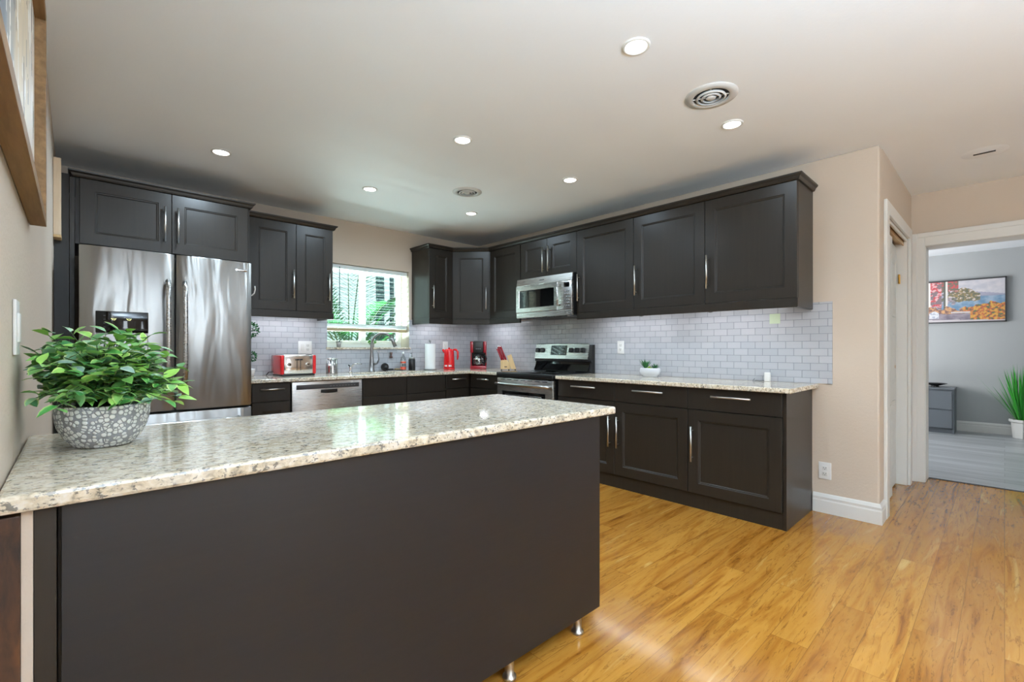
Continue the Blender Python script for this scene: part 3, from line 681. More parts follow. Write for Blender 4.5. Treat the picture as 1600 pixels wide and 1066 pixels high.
for k in range(7): MB().rbox(0.06+k*0.098, 0.125+k*0.098, -0.001, 0.002, 0.846, 0.852, 0.0008, 1).build('vent_slot', 'black', d)
d = MB().rbox(0.004, RW-0.004, 0.002, 0.038, 0.06, 0.262, 0.005).build('storage_drawer', 'steel', t)
MB().tube([(0.12, 0.0, 0.225), (0.14, -0.03, 0.225), (RW-0.14, -0.03, 0.225), (RW-0.12, 0.0, 0.225)], 0.011, 12).build('handle', 'steel', d)
mb = MB(); mb.rbox(0.0, RW, -0.012, 0.64, 0.872, 0.922, 0.009, 3); mb.build('cooktop_rim', 'black', t)
ct = MB().rbox(0.03, RW-0.03, 0.03, 0.56, 0.920, 0.9265, 0.0015, 1).build('cooktop', 'blackgloss', t)
ringm = mat('burner_ring', (70, 70, 72), 0.4)
for x, y, r in ((0.2, 0.18, 0.10), (0.58, 0.18, 0.085), (0.2, 0.42, 0.08), (0.58, 0.42, 0.10)):
    mb = MB(); mb.lathe([(r, 0.9266), (r, 0.9270), (r-0.003, 0.9270), (r-0.003, 0.9266)], (x, y, 0), 40, cap0=False); mb.build('burner_ring', ringm, ct)
# backguard: black riser and a slanted stainless panel
mb = MB(); mb.prism([(0.565, 0.92), (0.64, 0.92), (0.64, 1.205), (0.60, 1.205), (0.575, 1.05), (0.575, 1.03), (0.59, 1.02)], 0, RW, mtx=Matrix(((0, 0, 1, 0), (1, 0, 0, 0), (0, 1, 0, 0), (0, 0, 0, 1))))
bg = mb.build('backguard', 'black', t, bevel=0.003)
S1 = Matrix(((0, 0, 1, 0), (1, 0, 0, 0), (0, 1, 0, 0), (0, 0, 0, 1)))
mb = MB(); mb.prism([(0.555, 1.055), (0.572, 1.052), (0.600, 1.214), (0.592, 1.222), (0.584, 1.214)], 0.012, RW-0.035, mtx=S1); bgp = mb.build('control_panel', 'steel', t, bevel=0.003)
mb = MB(); mb.prism([(0.535, 0.93), (0.60, 0.93), (0.60, 1.045), (0.59, 1.048), (0.573, 1.0)], 0.02, RW-0.02, mtx=S1); mb.build('riser', 'blackgloss', t, bevel=0.002)
def onpanel(x, s, off=0.0):    # s: 0 bottom .. 1 top of the slanted panel
    y = 0.555+(0.584-0.555)*s; z = 1.055+(1.214-1.055)*s
    return Vector((x, y-off, z+off*0.18))
slant = Matrix.Rotation(math.atan2(0.029, 0.159)*-1, 4, 'X')
for x in (0.045+0.01, 0.125, 0.535, 0.615, 0.692):
    p = onpanel(x, 0.58); mb = MB(); mb.obox(Matrix.Translation(onpanel(x, 0.58, 0.012)) @ slant, 0.050, 0.024, 0.050)
    k = mb.build('knob', 'black', bgp, bevel=0.010)
mb = MB(); mb.obox(Matrix.Translation(onpanel(0.36, 0.58, 0.001)) @ slant, 0.225, 0.006, 0.105); dsp = mb.build('display', 'blackgloss', bgp, bevel=0.004)
mb = MB()
for i in range(6):
    for j in range(3):
        if (i+j) % 4 == 3: continue
        MB().obox(Matrix.Translation(onpanel(0.275+i*0.034, 0.36+j*0.2, 0.0045)) @ slant, 0.012, 0.001, 0.005).build('button', 'bottle_grey', dsp)

# microwave
t = thing('microwave', 'stainless over the range microwave with a dark window, above the stove', 'microwave', (3.44, 3.585, 1.487), R90)
MW = 0.762
MB().rbox(0.002, MW-0.002, 0.02, 0.435, 0.004, 0.408, 0.004).build('body', 'black', t)
MB().prism([(0.0, 0.335), (0.022, 0.335), (0.03, 0.41), (0.012, 0.41)], 0.0, MW, mtx=S1).build('vent_panel', 'steel', t, bevel=0.004)
MB().prism([(0.004, 0.0), (0.03, 0.0), (0.03, 0.055), (0.0, 0.055)], 0.0, MW, mtx=S1).build('lower_panel', 'steel', t, bevel=0.004)
d = MB().loops(0.585, 0.278, [(0, 0.03), (0, 0.0), (0.004, -0.006), (0.045, -0.006), (0.05, 0.0)], 0.0, 0.056).build('door', 'steel', t)
MB().loops(0.487, 0.18, [(0, 0.004), (0, -0.001)], 0.049, 0.105).build('door_window', 'blackgloss', d)
MB().tube([(0.612, 0.0, 0.10), (0.612, -0.034, 0.11), (0.612, -0.038, 0.2), (0.612, -0.034, 0.29), (0.612, 0.0, 0.30)], 0.011, 12).build('handle', 'steel', d)
cp = MB().rbox(0.588, MW, -0.003, 0.03, 0.056, 0.334, 0.004).build('control_panel', 'steel', t)
MB().rbox(0.665, 0.735, -0.0055, 0.0, 0.272, 0.318, 0.002).build('display', 'blackgloss', cp)
mb = MB()
for i in range(3):
    for j in range(6): mb.rbox(0.663+i*0.027, 0.682+i*0.027, -0.005, 0, 0.082+j*0.029, 0.098+j*0.029, 0.002, 1)
mb.build('buttons', 'dark_chrome', cp)
MB().rbox(0.33, 0.40, 0.006, 0.02, 0.362, 0.380, 0.002).build('badge', 'darkgrey', t)
mb = MB()
for k in range(16): mb.box(0.08+k*0.038, 0.095+k*0.038, 0.06, 0.40, -0.004, 0.006)
mb.build('vent_grille', 'dark_chrome', t)

# ------------------------------------------------------------------ sink and tap
t = thing('sink', 'stainless undermount sink in the granite counter under the window', 'sink', (2.42, 4.44, 0.915))
mb = MB(); w, dp, dz = 0.357, 0.177, 0.19
o_ = [(-w, -dp), (w, -dp), (w, dp), (-w, dp)]
def rect(mb, k, z): return [mb.bm.verts.new((x*k, y*k, z)) for x, y in o_]
a = rect(mb, 1.0, -0.034); b = rect(mb, 0.97, -0.036); c_ = rect(mb, 0.93, -dz); mb.bridge(a, b, False); mb.bridge(b, c_, False); mb.face(c_)
mb.build('basin', 'steel', t, bevel=0.01)
MB().lathe([(0.04, 0), (0.045, 0.003), (0.02, 0.004)], (0, 0, -dz+0.001), 20, cap1=True).build('drain', 'chrome', t)
t = thing('faucet', 'tall brushed steel gooseneck kitchen faucet with a pull down spray head', 'faucet', (2.32, 4.66, 0.9155), -0.55)
MB().lathe([(0.034, 0), (0.034, 0.008), (0.028, 0.014), (0.025, 0.10), (0.019, 0.16), (0.015, 0.24), (0.0135, 0.30)], (0, 0, 0), 24).build('body', 'dark_chrome', t)
pts = [(0, 0, 0.29)]+[(0.115-0.115*math.cos(a), 0, 0.30+0.115*math.sin(a)) for a in [PI*k/12 for k in range(0, 10)]]
lp = pts[-1]; MB().tube(pts, 0.0135, 14).build('spout', 'dark_chrome', t)
MB().tube([lp, (lp[0]+0.022, 0, lp[2]-0.045), (lp[0]+0.05, 0, lp[2]-0.11)], [0.015, 0.019, 0.021], 16).build('spray_head', 'dark_chrome', t)
mb = MB(); mb.tube([(0.02, -0.01, 0.085), (0.06, -0.02, 0.095)], [0.014, 0.013], 14); mb.tube([(0.058, -0.02, 0.095), (0.075, -0.025, 0.13), (0.07, -0.03, 0.20), (0.055, -0.03, 0.225)], [0.009, 0.007, 0.006, 0.004], 10)
mb.build('lever', 'dark_chrome', t)
t = thing('water_tap', 'small chrome filtered water tap left of the tall faucet', 'tap', (2.09, 4.67, 0.9155))
MB().lathe([(0.02, 0), (0.02, 0.006), (0.012, 0.012), (0.014, 0.04), (0.018, 0.055), (0.008, 0.07)], (0, 0, 0), 18, cap1=True).build('base', 'chrome', t)
MB().tube([(0, 0, 0.05), (0.02, -0.02, 0.085), (0.05, -0.05, 0.096), (0.085, -0.08, 0.088)], [0.008, 0.0065, 0.005, 0.005], 10).build('spout', 'chrome', t)
MB().tube([(0, 0, 0.06), (-0.025, -0.01, 0.078), (-0.032, -0.012, 0.08)], [0.008, 0.006, 0.004], 8).build('lever', 'black', t)
# utensil caddy
t = thing('utensil_caddy', 'ribbed stainless steel caddy standing left of the sink', 'caddy', (1.845, 4.55, 0.9155))
mb = MB()
mb.lathe([(0.046, 0.006), (0.048, 0.01), (0.048, 0.012), (0.046, 0.15), (0.044, 0.15), (0.044, 0.012)], (0, 0, 0), 32); mb.build('cup', 'chrome', t)
for z in (0.004, 0.152):
    mb = MB(); mb.tube([(0.050*math.cos(2*PI*k/24), 0.050*math.sin(2*PI*k/24), z) for k in range(25)], 0.0035, 8, cap=False); mb.build('rim', 'chrome', t)
mb = MB()
for k in range(16):
    a = 2*PI*k/16; mb.tube([(0.052*math.cos(a), 0.052*math.sin(a), 0.003), (0.052*math.cos(a), 0.052*math.sin(a), 0.152)], 0.0028, 6)
mb.build('wire_bars', 'dark_chrome', t)
# scrubber, hanging holder, bottles, dispenser
t = thing('dish_brush', 'round black dish brush leaning behind the faucet', 'brush', (2.50, 4.71, 0.9155))
mb = MB(); mb.lathe([(0.042, -0.012), (0.045, 0), (0.042, 0.012)], (0, 0, 0), 24, cap1=True)
for v in mb.bm.verts: v.co = Vector((v.co.x, -v.co.z, v.co.y+0.0455))
mb.build('brush_head', 'rubber', t); 
mb = MB(); mb.lathe([(0.016, 0.0), (0.018, 0.004), (0.01, 0.02)], (0, 0, 0), 16, cap1=True)
for v in mb.bm.verts: v.co = Vector((v.co.x, -v.co.z-0.012, v.co.y+0.0455))
mb.build('knob', 'darkgrey', t)
t = thing('sponge_tray', 'low dark wire tray of scrub pads along the back of the sink', 'tray', (2.58, 4.655, 0.9155))
mb = MB(); mb.tube([(-0.1, -0.02, 0.012), (0.1, -0.02, 0.012), (0.1, 0.02, 0.012), (-0.1, 0.02, 0.012), (-0.1, -0.02, 0.012)], 0.0025, 6)
for k in range(9): mb.tube([(-0.09+k*0.0225, -0.02, 0.012), (-0.09+k*0.0225, 0.02, 0.012)], 0.0015, 6)
for x in (-0.09, 0.09):
    for y in (-0.02, 0.02): mb.tube([(x, y, 0), (x, y, 0.012)], 0.0025, 6)
mb.build('wire_frame', 'rubber', t); MB().rbox(-0.08, -0.01, -0.016, 0.016, 0.014, 0.03, 0.004).build('pad', 'rubber', t); MB().rbox(0.01, 0.08, -0.016, 0.016, 0.014, 0.028, 0.004).build('pad', 'sponge', t)
t = thing('brush_holder', 'brown hourglass suction holder stuck to the tile under the window', 'holder', (2.60, 4.771, 1.06))
mb = MB(); mb.lathe([(0.016, 0), (0.018, 0.01), (0.008, 0.03), (0.016, 0.055), (0.015, 0.065)], (0, -0.019, 0), 18, cap1=True); mb.build('holder', mat('brown_plastic', (98, 74, 66), 0.4), t)
t = thing('soap_bottle', 'clear soap bottle with a red and white label behind the sink', 'bottle', (2.70, 4.66, 0.9155))
MB().lathe([(0.030, 0), (0.034, 0.006), (0.034, 0.12), (0.028, 0.15), (0.012, 0.17), (0.012, 0.185)], (0, 0, 0), 24, sx=1, sy=0.7).build('bottle', 'plastic_clear', t)
MB().lathe([(0.0345, 0.012), (0.0345, 0.045)], (0, 0, 0), 24, sx=1.01, sy=0.72, cap0=False).build('label', 'soapred', t)
MB().lathe([(0.0345, 0.05), (0.0345, 0.08)], (0, 0, 0), 24, sx=0.8, sy=0.72, cap0=False).build('label', 'bottle_grey', t)
MB().lathe([(0.0345, 0.085), (0.0345, 0.105)], (0, 0, 0), 24, sx=0.95, sy=0.72, cap0=False).build('label', 'soapred', t)
MB().lathe([(0.03, 0.01), (0.03, 0.11)], (0, 0, 0), 24, sx=1, sy=0.7, cap1=True).build('liquid', 'white_pl', t)
MB().lathe([(0.013, 0.184), (0.013, 0.205), (0.006, 0.212)], (0, 0, 0), 16, cap1=True).build('cap', 'white_pl', t)
t = thing('soap_dispenser', 'black soap dispenser with a metal pump, at the right of the sink', 'dispenser', (2.80, 4.64, 0.9155))
MB().lathe([(0.036, 0), (0.038, 0.004), (0.038, 0.125), (0.034, 0.13)], (0, 0, 0), 28, cap1=True).build('bottle', 'black', t)
mb = MB(); mb.lathe([(0.034, 0.130), (0.034, 0.146), (0.012, 0.150), (0.008, 0.16), (0.005, 0.19)], (0, 0, 0), 20, cap1=True); mb.tube([(0, 0, 0.188), (-0.01, -0.01, 0.2), (-0.035, -0.025, 0.195)], 0.005, 8)
mb.build('pump', 'dark_chrome', t)
# paper towels
t = thing('paper_towel_holder', 'upright roll of white paper towels on a metal stand', 'paper towel holder', (3.02, 4.60, 0.9155))
mb = MB(); mb.lathe([(0.075, 0), (0.078, 0.004), (0.074, 0.010)], (0, 0, 0), 32, cap1=True); mb.cyl((0, 0, 0.01), (0, 0, 0.33), 0.006, 10); mb.lathe([(0.006, 0.325), (0.013, 0.332), (0.015, 0.342), (0.008, 0.352)], (0, 0, 0), 16, cap1=True); mb.build('stand', 'dark_chrome', t)
mb = MB(); mb.lathe([(0.02, 0.305), (0.02, 0.012), (0.060, 0.012), (0.061, 0.016), (0.061, 0.300), (0.060, 0.305), (0.02, 0.305)], (0, 0, 0), 36, cap0=False); mb.build('roll', 'paper', t)
# kettle
t = thing('electric_kettle', 'bright red electric kettle on the counter in the corner', 'kettle', (3.26, 4.56, 0.9155), -0.68)
MB().lathe([(0.066, 0), (0.070, 0.004), (0.070, 0.022), (0.066, 0.026)], (0, 0, 0), 32, cap1=True).build('base', 'red', t)
MB().lathe([(0.064, 0.028), (0.066, 0.035), (0.063, 0.12), (0.058, 0.21), (0.054, 0.232), (0.045, 0.243), (0.02, 0.247)], (0, 0, 0), 36, cap1=True).build('body', 'red', t)
MB().lathe([(0.010, 0.247), (0.012, 0.258), (0.006, 0.262)], (0, 0, 0), 16, cap1=True).build('lid_knob', 'red', t)
MB().tube([(0.05, 0, 0.238), (0.085, 0, 0.235), (0.103, 0, 0.21), (0.103, 0, 0.15), (0.098, 0, 0.115)], [0.011, 0.013, 0.013, 0.012, 0.008], 12).build('handle', 'red', t)
MB().tube([(-0.045, 0, 0.205), (-0.068, 0, 0.228), (-0.076, 0, 0.240)], [0.02, 0.014, 0.008], 12).build('spout', 'red', t)
mb = MB()
for a in (-2.25, -1.98, -1.48, -1.2):
    p = Vector((0.0655*math.cos(a), 0.0655*math.sin(a), 0.046)); mb.obox(Matrix.Translation(p) @ Matrix.Rotation(a, 4, 'Z'), 0.003, 0.013, 0.018)
mb.build('emblem', 'white_pl', t)
# coffee maker
t = thing('coffee_maker', 'dark red and black drip coffee maker with a glass carafe', 'coffee maker', (3.60, 4.42, 0.9155), -0.72)
MB().rbox(-0.098, 0.098, -0.10, 0.12, 0, 0.042, 0.008).build('base', 'darkred', t)
MB().rbox(-0.098, 0.098, 0.03, 0.12, 0.04, 0.335, 0.01).build('column', 'black', t)
MB().rbox(-0.098, -0.060, -0.09, 0.118, 0.2, 0.337, 0.008).build('side_cover', 'darkred', t)
MB().rbox(0.060, 0.098, -0.09, 0.118, 0.2, 0.337, 0.008).build('side_cover', 'darkred', t)
MB().rbox(-0.098, -0.082, -0.02, 0.118, 0.04, 0.202, 0.004).build('side_cover', 'darkred', t)
MB().rbox(0.082, 0.098, -0.02, 0.118, 0.04, 0.202, 0.004).build('side_cover', 'darkred', t)
hd = MB().rbox(-0.059, 0.059, -0.098, 0.11, 0.205, 0.34, 0.008).build('brew_head', 'black', t)
MB().rbox(-0.032, 0.032, -0.101, -0.095, 0.27, 0.315, 0.002).build('display', 'darkgrey', hd)
mb = MB()
for k in range(3): mb.rbox(-0.03+k*0.022, -0.014+k*0.022, -0.101, -0.096, 0.24, 0.252, 0.002, 1)
mb.build('buttons', 'bottle_grey', hd)
cf = MB().lathe([(0.052, 0.044), (0.062, 0.052), (0.068, 0.085), (0.062, 0.125), (0.046, 0.158), (0.046, 0.168)], (0, -0.03, 0), 32).build('carafe', 'carafe', t)
MB().lathe([(0.047, 0.158), (0.048, 0.175), (0.03, 0.185)], (0, -0.03, 0), 28, cap1=True).build('lid', 'black', cf)
MB().lathe([(0.0635, 0.117), (0.0645, 0.121), (0.060, 0.131)], (0, -0.03, 0), 28, cap0=False).build('band', 'chrome', cf)
MB().tube([(0.047, -0.045, 0.172), (0.085, -0.075, 0.168), (0.098, -0.085, 0.13), (0.086, -0.075, 0.082), (0.064, -0.06, 0.078)], 0.0085, 10).build('handle', 'black', cf)
# knife block, turned side on
t = thing('knife_block', 'light wood knife block full of red handled knives, left of the range', 'knife block', (3.66, 3.97, 0.9155), -YAW)
mb = MB(); yz = [(-0.075, 0.012), (0.05, 0.012), (0.0, 0.165), (-0.02, 0.175), (-0.075, 0.09)]
MXZ = Matrix(((1, 0, 0, 0), (0, 0, 1, 0), (0, 1, 0, 0), (0, 0, 0, 1)))
mb.prism([(-0.075, 0.012), (0.035, 0.012), (0.035, 0.07), (0.0, 0.12), (-0.075, 0.115)], -0.05, 0.05, mtx=MXZ); mb.build('front_block', 'block_wood', t, bevel=0.004)
mb = MB(); mb.prism([(0.045, 0.012), (0.105, 0.012), (0.05, 0.185), (0.0, 0.165)], -0.052, 0.052, mtx=MXZ); mb.build('rear_block', 'block_wood', t, bevel=0.004)
mb = MB()
for x in (-0.065, 0.02, 0.095):
    for y in (-0.04, 0.04): mb.cyl((x, y, 0), (x, y, 0.013), 0.007, 10)
mb.build('feet', 'black', t)
MB().box(-0.03, 0.0, -0.0512, -0.050, 0.035, 0.045).build('emblem', 'rust_wood', t)
dirk = Vector((-0.38, 0, 0.925)); rnd = random.Random(4)
for k, (x, y, ln) in enumerate([(-0.058, -0.03, 0.15), (-0.058, 0.0, 0.155), (-0.058, 0.03, 0.15), (-0.035, -0.035, 0.175), (-0.035, -0.008, 0.18), (-0.035, 0.02, 0.175), (-0.01, -0.03, 0.175), (-0.01, 0.0, 0.185), (-0.01, 0.03, 0.175)]):
    p = Vector((x, y, 0.112)); q = p+dirk*ln
    kn = MB().tube([p, p+dirk*ln*0.3, p+dirk*ln*0.6, q-dirk*0.004], [0.0095, 0.0115, 0.0105, 0.0115], 10).build('knife_handle', 'darkred', t)
    MB().tube([q-dirk*0.004, q+dirk*0.004], 0.0108, 10).build('end_cap', 'chrome', kn)
# toaster
t = thing('toaster', 'red and chrome four slice toaster on the counter beside the refrigerator', 'toaster', (1.34, 4.44, 0.9155))
MB().rbox(0.012, 0.305, 0.01, 0.275, 0.0, 0.02, 0.006).build('base', 'black', t)
MB().rbox(0.0, 0.03, 0.0, 0.285, 0.014, 0.19, 0.012, 4).build('end_cap', 'red', t); MB().rbox(0.283, 0.313, 0.0, 0.285, 0.014, 0.19, 0.012, 4).build('end_cap', 'red', t)
b = MB().rbox(0.024, 0.289, 0.004, 0.281, 0.016, 0.195, 0.014, 4).build('shell', 'chrome', t)
mb = MB()
for x0 in (0.05, 0.17):
    for y0 in (0.06, 0.16): mb.box(x0, x0+0.1, y0, y0+0.03, 0.19, 0.1958)
mb.build('slots', 'black', t)
for x in (0.14, 0.172):
    MB().box(x-0.002, x+0.002, 0.0, 0.006, 0.05, 0.15).build('slot', 'black', t); lv = MB().rbox(x-0.012, x+0.012, -0.022, 0.006, 0.143, 0.155, 0.003).build('lever', 'black', t)
for x in (0.075, 0.238):
    MB().tube([(x, 0.004, 0.105), (x, -0.012, 0.105)], [0.018, 0.015], 20).build('dial', 'chrome', t)
    MB().tube([(x, -0.012, 0.105), (x, -0.016, 0.105)], 0.008, 12).build('dial', 'black', t)
mb = MB(); mb.tube([(0.012, 0.25, 0.03), (-0.02, 0.28, 0.03), (-0.035, 0.30, 0.004)], 0.004, 8); mb.build('cord', 'black', t)
# double ball topiary beside the refrigerator
def leaf_ball(mb, c, r, n, ln, wd, seed, sq=(1, 1, 1)):
    rn = random.Random(seed); c = Vector(c)
    for _ in range(n):
        d = Vector((rn.gauss(0, 1), rn.gauss(0, 1), rn.gauss(0, 1))).normalized()
        p = c+Vector((d.x*sq[0], d.y*sq[1], d.z*sq[2]))*r*rn.uniform(0.75, 0.95)
        dd = (d+Vector((rn.uniform(-.7, .7), rn.uniform(-.7, .7), rn.uniform(-.7, .7)))).normalized()
        mb.leaf(p, dd, Vector((rn.uniform(-1, 1), rn.uniform(-1, 1), rn.uniform(-1, 1))), ln*rn.uniform(.7, 1.2), wd, 0.2)
t = thing('topiary', 'small double ball topiary tucked between refrigerator and tile wall', 'plant', (1.143, 4.645, 0.9155))
MB().lathe([(0.03, 0), (0.042, 0.06), (0.042, 0.07), (0.036, 0.07), (0.034, 0.06)], (0, 0, 0), 24).build('pot', 'white_pl', t)
MB().lathe([(0.01, 0.05), (0.035, 0.06)], (0, 0, 0), 20).build('soil', 'soil', t)
MB().cyl((0, 0, 0.05), (0, 0, 0.44), 0.004, 8).build('stem', 'stem', t)
mb = MB(); leaf_ball(mb, (0, 0, 0.18), 0.048, 130, 0.022, 0.007, 1); mb.build('foliage', 'leaf_dark', t)
mb = MB(); leaf_ball(mb, (0, 0, 0.42), 0.068, 220, 0.022, 0.007, 2); mb.build('foliage', 'leaf_dark', t)
# plates and sockets
def plate(name, label, cat, loc, rot, w, h, kind):
    t = thing(name, label, cat, loc, rot)     # faces -y locally
    MB().rbox(-w/2, w/2, -0.006, 0.0, -h/2, h/2, 0.002).build('cover_plate', 'white_pl', t)
    n = max(1, round(w/0.07)) if w > 0.1 else 1
    for k in range(n):
        x = (k-(n-1)/2)*0.05
        kd = kind[k] if k < len(kind) else kind[0]
        if kd == 's':
            MB().rbox(x-0.016, x+0.016, -0.010, -0.004, -0.033, 0.033, 0.002).build('rocker', 'white_paint', t)
        else:
            for z in (-0.02, 0.02):
                f = MB().rbox(x-0.016, x+0.016, -0.0085, -0.004, z-0.014, z+0.014, 0.002).build('socket', 'white_paint', t)
                mb = MB(); mb.box(x-0.008, x-0.0055, -0.009, -0.008, z-0.002, z+0.007); mb.box(x+0.0055, x+0.008, -0.009, -0.008, z-0.002, z+0.007); mb.cyl((x, -0.009, z-0.008), (x, -0.008, z-0.008), 0.0025, 8)
                mb.build('slots', 'black', f)
    return t
plate('outlet', 'white double outlet plate on the tile behind the toaster', 'outlet', (1.665, YB-0.0095, 1.177), 0, 0.132, 0.127, 'so')
plate('wall_switch', 'white switch plate on the tile between the kettle and coffee maker', 'switch', (3.35, YB-0.0095, 1.19), 0, 0.078, 0.125, 's')
plate('outlet', 'white outlet plate on the tile right of the range', 'outlet', (XR-0.0095, 2.563, 1.178), R90, 0.076, 0.125, 'o')
plate('outlet', 'white outlet low on the beige wall beside the base cabinets', 'outlet', (XR-0.0005, 0.875, 0.298), R90, 0.076, 0.12, 'o')
plate('wall_switch', 'white switch plate on the left wall just above the leafy plant', 'switch', (XL+0.0005, 1.525, 1.213), PI/2, 0.08, 0.123, 's')
tag(recentre(MB().box(XR-0.0105, XR-0.0092, 1.160, 1.234, 1.355, 1.430).build('sticky_note', 'postit'), (XR-0.009, 1.197, 1.39)), 'pale green sticky note on the tile under the last wall cabinet', 'note')
t = thing('phone_charger', 'small white charger box with a wire at the back of the right countertop', 'charger', (3.83, 1.235, 0.9155), R90)
MB().rbox(-0.02, 0.02, -0.014, 0.014, 0, 0.07, 0.004).build('box', 'white_pl', t)
MB().tube([(-0.02, 0.0, 0.008), (-0.05, -0.01, 0.004), (-0.08, 0.01, 0.004), (-0.1, -0.015, 0.004), (-0.085, -0.02, 0.02)], 0.0022, 6).build('wire', 'darkgrey', t)
# succulent planter
t = thing('succulent_planter', 'low grey ceramic bowl of small green succulents on the right countertop', 'planter', (3.72, 2.16, 0.9155), R90)
pm = mat('grey_white_ceramic', (206, 208, 212), 0.45)
MB().lathe([(0.062, 0.0), (0.068, 0.004), (0.066, 0.008), (0.09, 0.022), (0.097, 0.045), (0.094, 0.068), (0.088, 0.078), (0.084, 0.078), (0.088, 0.06), (0.03, 0.055)], (0, 0, 0), 36, sx=1, sy=0.62).build('bowl', pm, t)
MB().lathe([(0.01, 0.066), (0.086, 0.07)], (0, 0, 0), 30, sx=1, sy=0.62).build('soil', 'soil', t)
def rosette(mb, c, n, ln, wd, seed, spread=0.6, up=1.0):
    rn = random.Random(seed)
    for k in range(n):
        a = k*2.39996; s_ = spread*(k/n)**0.5
        d = Vector((math.cos(a)*s_, math.sin(a)*s_, up)); mb.leaf(Vector(c)+Vector((math.cos(a), math.sin(a), 0))*0.004, d, Vector((-math.cos(a), -math.sin(a), 0.3)), ln*rn.uniform(.75, 1.1), wd, -0.1*s_ if False else 0.12, 0.4, 3)
mb = MB(); rosette(mb, (-0.045, 0, 0.065), 26, 0.10, 0.008, 3, 0.7); mb.build('spiky_succulent', 'leaf_dark', t)
mb = MB(); rosette(mb, (0.048, 0, 0.065), 24, 0.06, 0.006, 5, 1.2); mb.build('spiky_succulent', 'leaf_dark', t)
mb = MB(); rosette(mb, (0.005, -0.018, 0.065), 18, 0.034, 0.011, 6, 1.3, 0.7); mb.build('rosette_succulent', 'leaf_lime', t)
# windowsill plants
for k, (x, s_, lb, mt, pl) in enumerate([(1.98, 5, 'tiny white pot with a bluish succulent on the window sill, left one', 'leaf_dark', 0.045), (2.36, 8, 'tiny white pot with a bright green plant on the window sill, right one', 'leaf_lime', 0.03)]):
    t = thing('sill_plant', lb, 'plant', (x+0.06, 4.85, wz0+0.0005))
    MB().lathe([(0.02, 0), (0.026, 0.045), (0.028, 0.052), (0.023, 0.052), (0.022, 0.045)], (0, 0, 0), 20).build('pot', 'white_pl', t)
    mb = MB()
    if k == 0: rosette(mb, (0, 0, 0.045), 22, 0.04, 0.008, s_, 1.6, 0.6); mb.build('leaves', mat('blue_succulent', (50, 92, 96), 0.5), t)
    else: leaf_ball(mb, (0, 0, 0.056), 0.028, 80, 0.022, 0.006, s_, (1.2, 1.2, 0.5)); mb.build('leaves', leafmat('bright_small_leaf', [(60, 150, 40), (90, 180, 60)], (130, 200, 70)), t)
# blinds
t = thing('window_blind', 'white horizontal slat blind half lowered over the kitchen window', 'blind', ((wx0+wx1)/2, 4.835, wz1))
hw = ww/2-0.008
MB().box(-hw, hw, -0.028, 0.028, -0.045, -0.003).build('head_rail', 'blind', t, bevel=0.003)
zb = 1.43-wz1; k = 0; z = -0.075
while z > zb+0.02:
    mb = MB(); mt_ = Matrix.Translation((0, 0, z)) @ Matrix.Rotation(math.radians(8), 4, 'X'); mb.obox(mt_, 2*hw, 0.05, 0.003); mb.build('slat', 'blind', t); z -= 0.0575
mb = MB()
for q in range(7): mb.box(-hw, hw, -0.025, 0.025, zb-0.004-q*0.006, zb-0.0005-q*0.006)
mb.build('stacked_slats', 'blind', t)
MB().box(-hw, hw, -0.026, 0.026, zb-0.078, zb-0.046).build('bottom_rail', 'blind_tan', t, bevel=0.004)
for x in (-hw+0.12, 0.0, hw-0.12):
    MB().tube([(x, -0.027, -0.04), (x, -0.027, zb-0.06)], 0.0013, 5).build('ladder_cord', 'blind', t)
MB().tube([(-hw+0.135, -0.035, -0.03), (-hw+0.135, -0.035, -0.50)], 0.004, 8).build('tilt_wand', 'trunk', t)
# ------------------------------------------------------------------ ceiling fixtures
# added uplights behind the camera, unseen, to brighten the ceiling
for x, y, lb, pw in ((0.45, -0.75, 'added unseen uplight by the left wall behind the camera, brightening the ceiling', UPLIGHT_W*1.5), (1.5, -2.0, 'added unseen uplight in the middle of the living area, brightening the ceiling', UPLIGHT_W*0.8)):
    t = thing('fill_uplight', lb, 'lamp', (x, y, 0))
    MB().lathe([(0.14, 0), (0.14, 0.02), (0.03, 0.03)], (0, 0, 0), 32, cap1=True).build('base', 'white_pl', t)
    MB().cyl((0, 0, 0.02), (0, 0, 1.68), 0.014, 14).build('pole', 'brushed', t)
    MB().lathe([(0.02, 1.66), (0.10, 1.70), (0.17, 1.80), (0.166, 1.80), (0.095, 1.71), (0.0, 1.68)], (0, 0, 0), 36, cap0=False).build('shade', 'white_pl', t)
    area('bulb', (0, 0, 1.79), (PI, 0, 0), 0.3, 0.3, pw, (0.68, 0.84, 1.0), 180, 'DISK', t)
LP = [(0.732, 3.70, 'recessed ceiling light above the refrigerator'), (1.82, 3.69, 'recessed ceiling light in front of the window, left of the round vent'),
      (2.885, 3.66, 'recessed ceiling light nearest the kitchen corner'), (1.83, 2.41, 'recessed ceiling light in the middle of the kitchen'),
      (2.89, 2.39, 'recessed ceiling light in front of the microwave'), (1.828, 1.131, 'largest and nearest recessed ceiling light, at the top of the photo'),
      (2.885, 1.127, 'recessed ceiling light beside the large round ceiling vent')]
BEHIND = [(1.83, -1.2), (0.75, -2.6)]  # extra ceiling lights added out of view as fill
def can(x, y, label=None, power=CAN_W):
    t = thing('ceiling_light', label, 'ceiling light', (x, y, CEIL), group='recessed ceiling lights')
    MB().lathe([(0.062, 0.0), (0.061, -0.005), (0.052, -0.008), (0.047, -0.004), (0.047, -0.001), (0.062, 0.0)], (0, 0, 0), 40, cap0=False).build('trim_ring', 'white_paint', t)
    MB().lathe([(0.0, -0.004), (0.047, -0.004)], (0, 0, 0), 36, cap0=False).build('lens', 'lens', t)
    area('bulb', (0, 0, -0.012), (0, 0, 0), 0.088, 0.088, power, (0.67, 0.85, 1.0), 170, 'DISK', t)
    return t
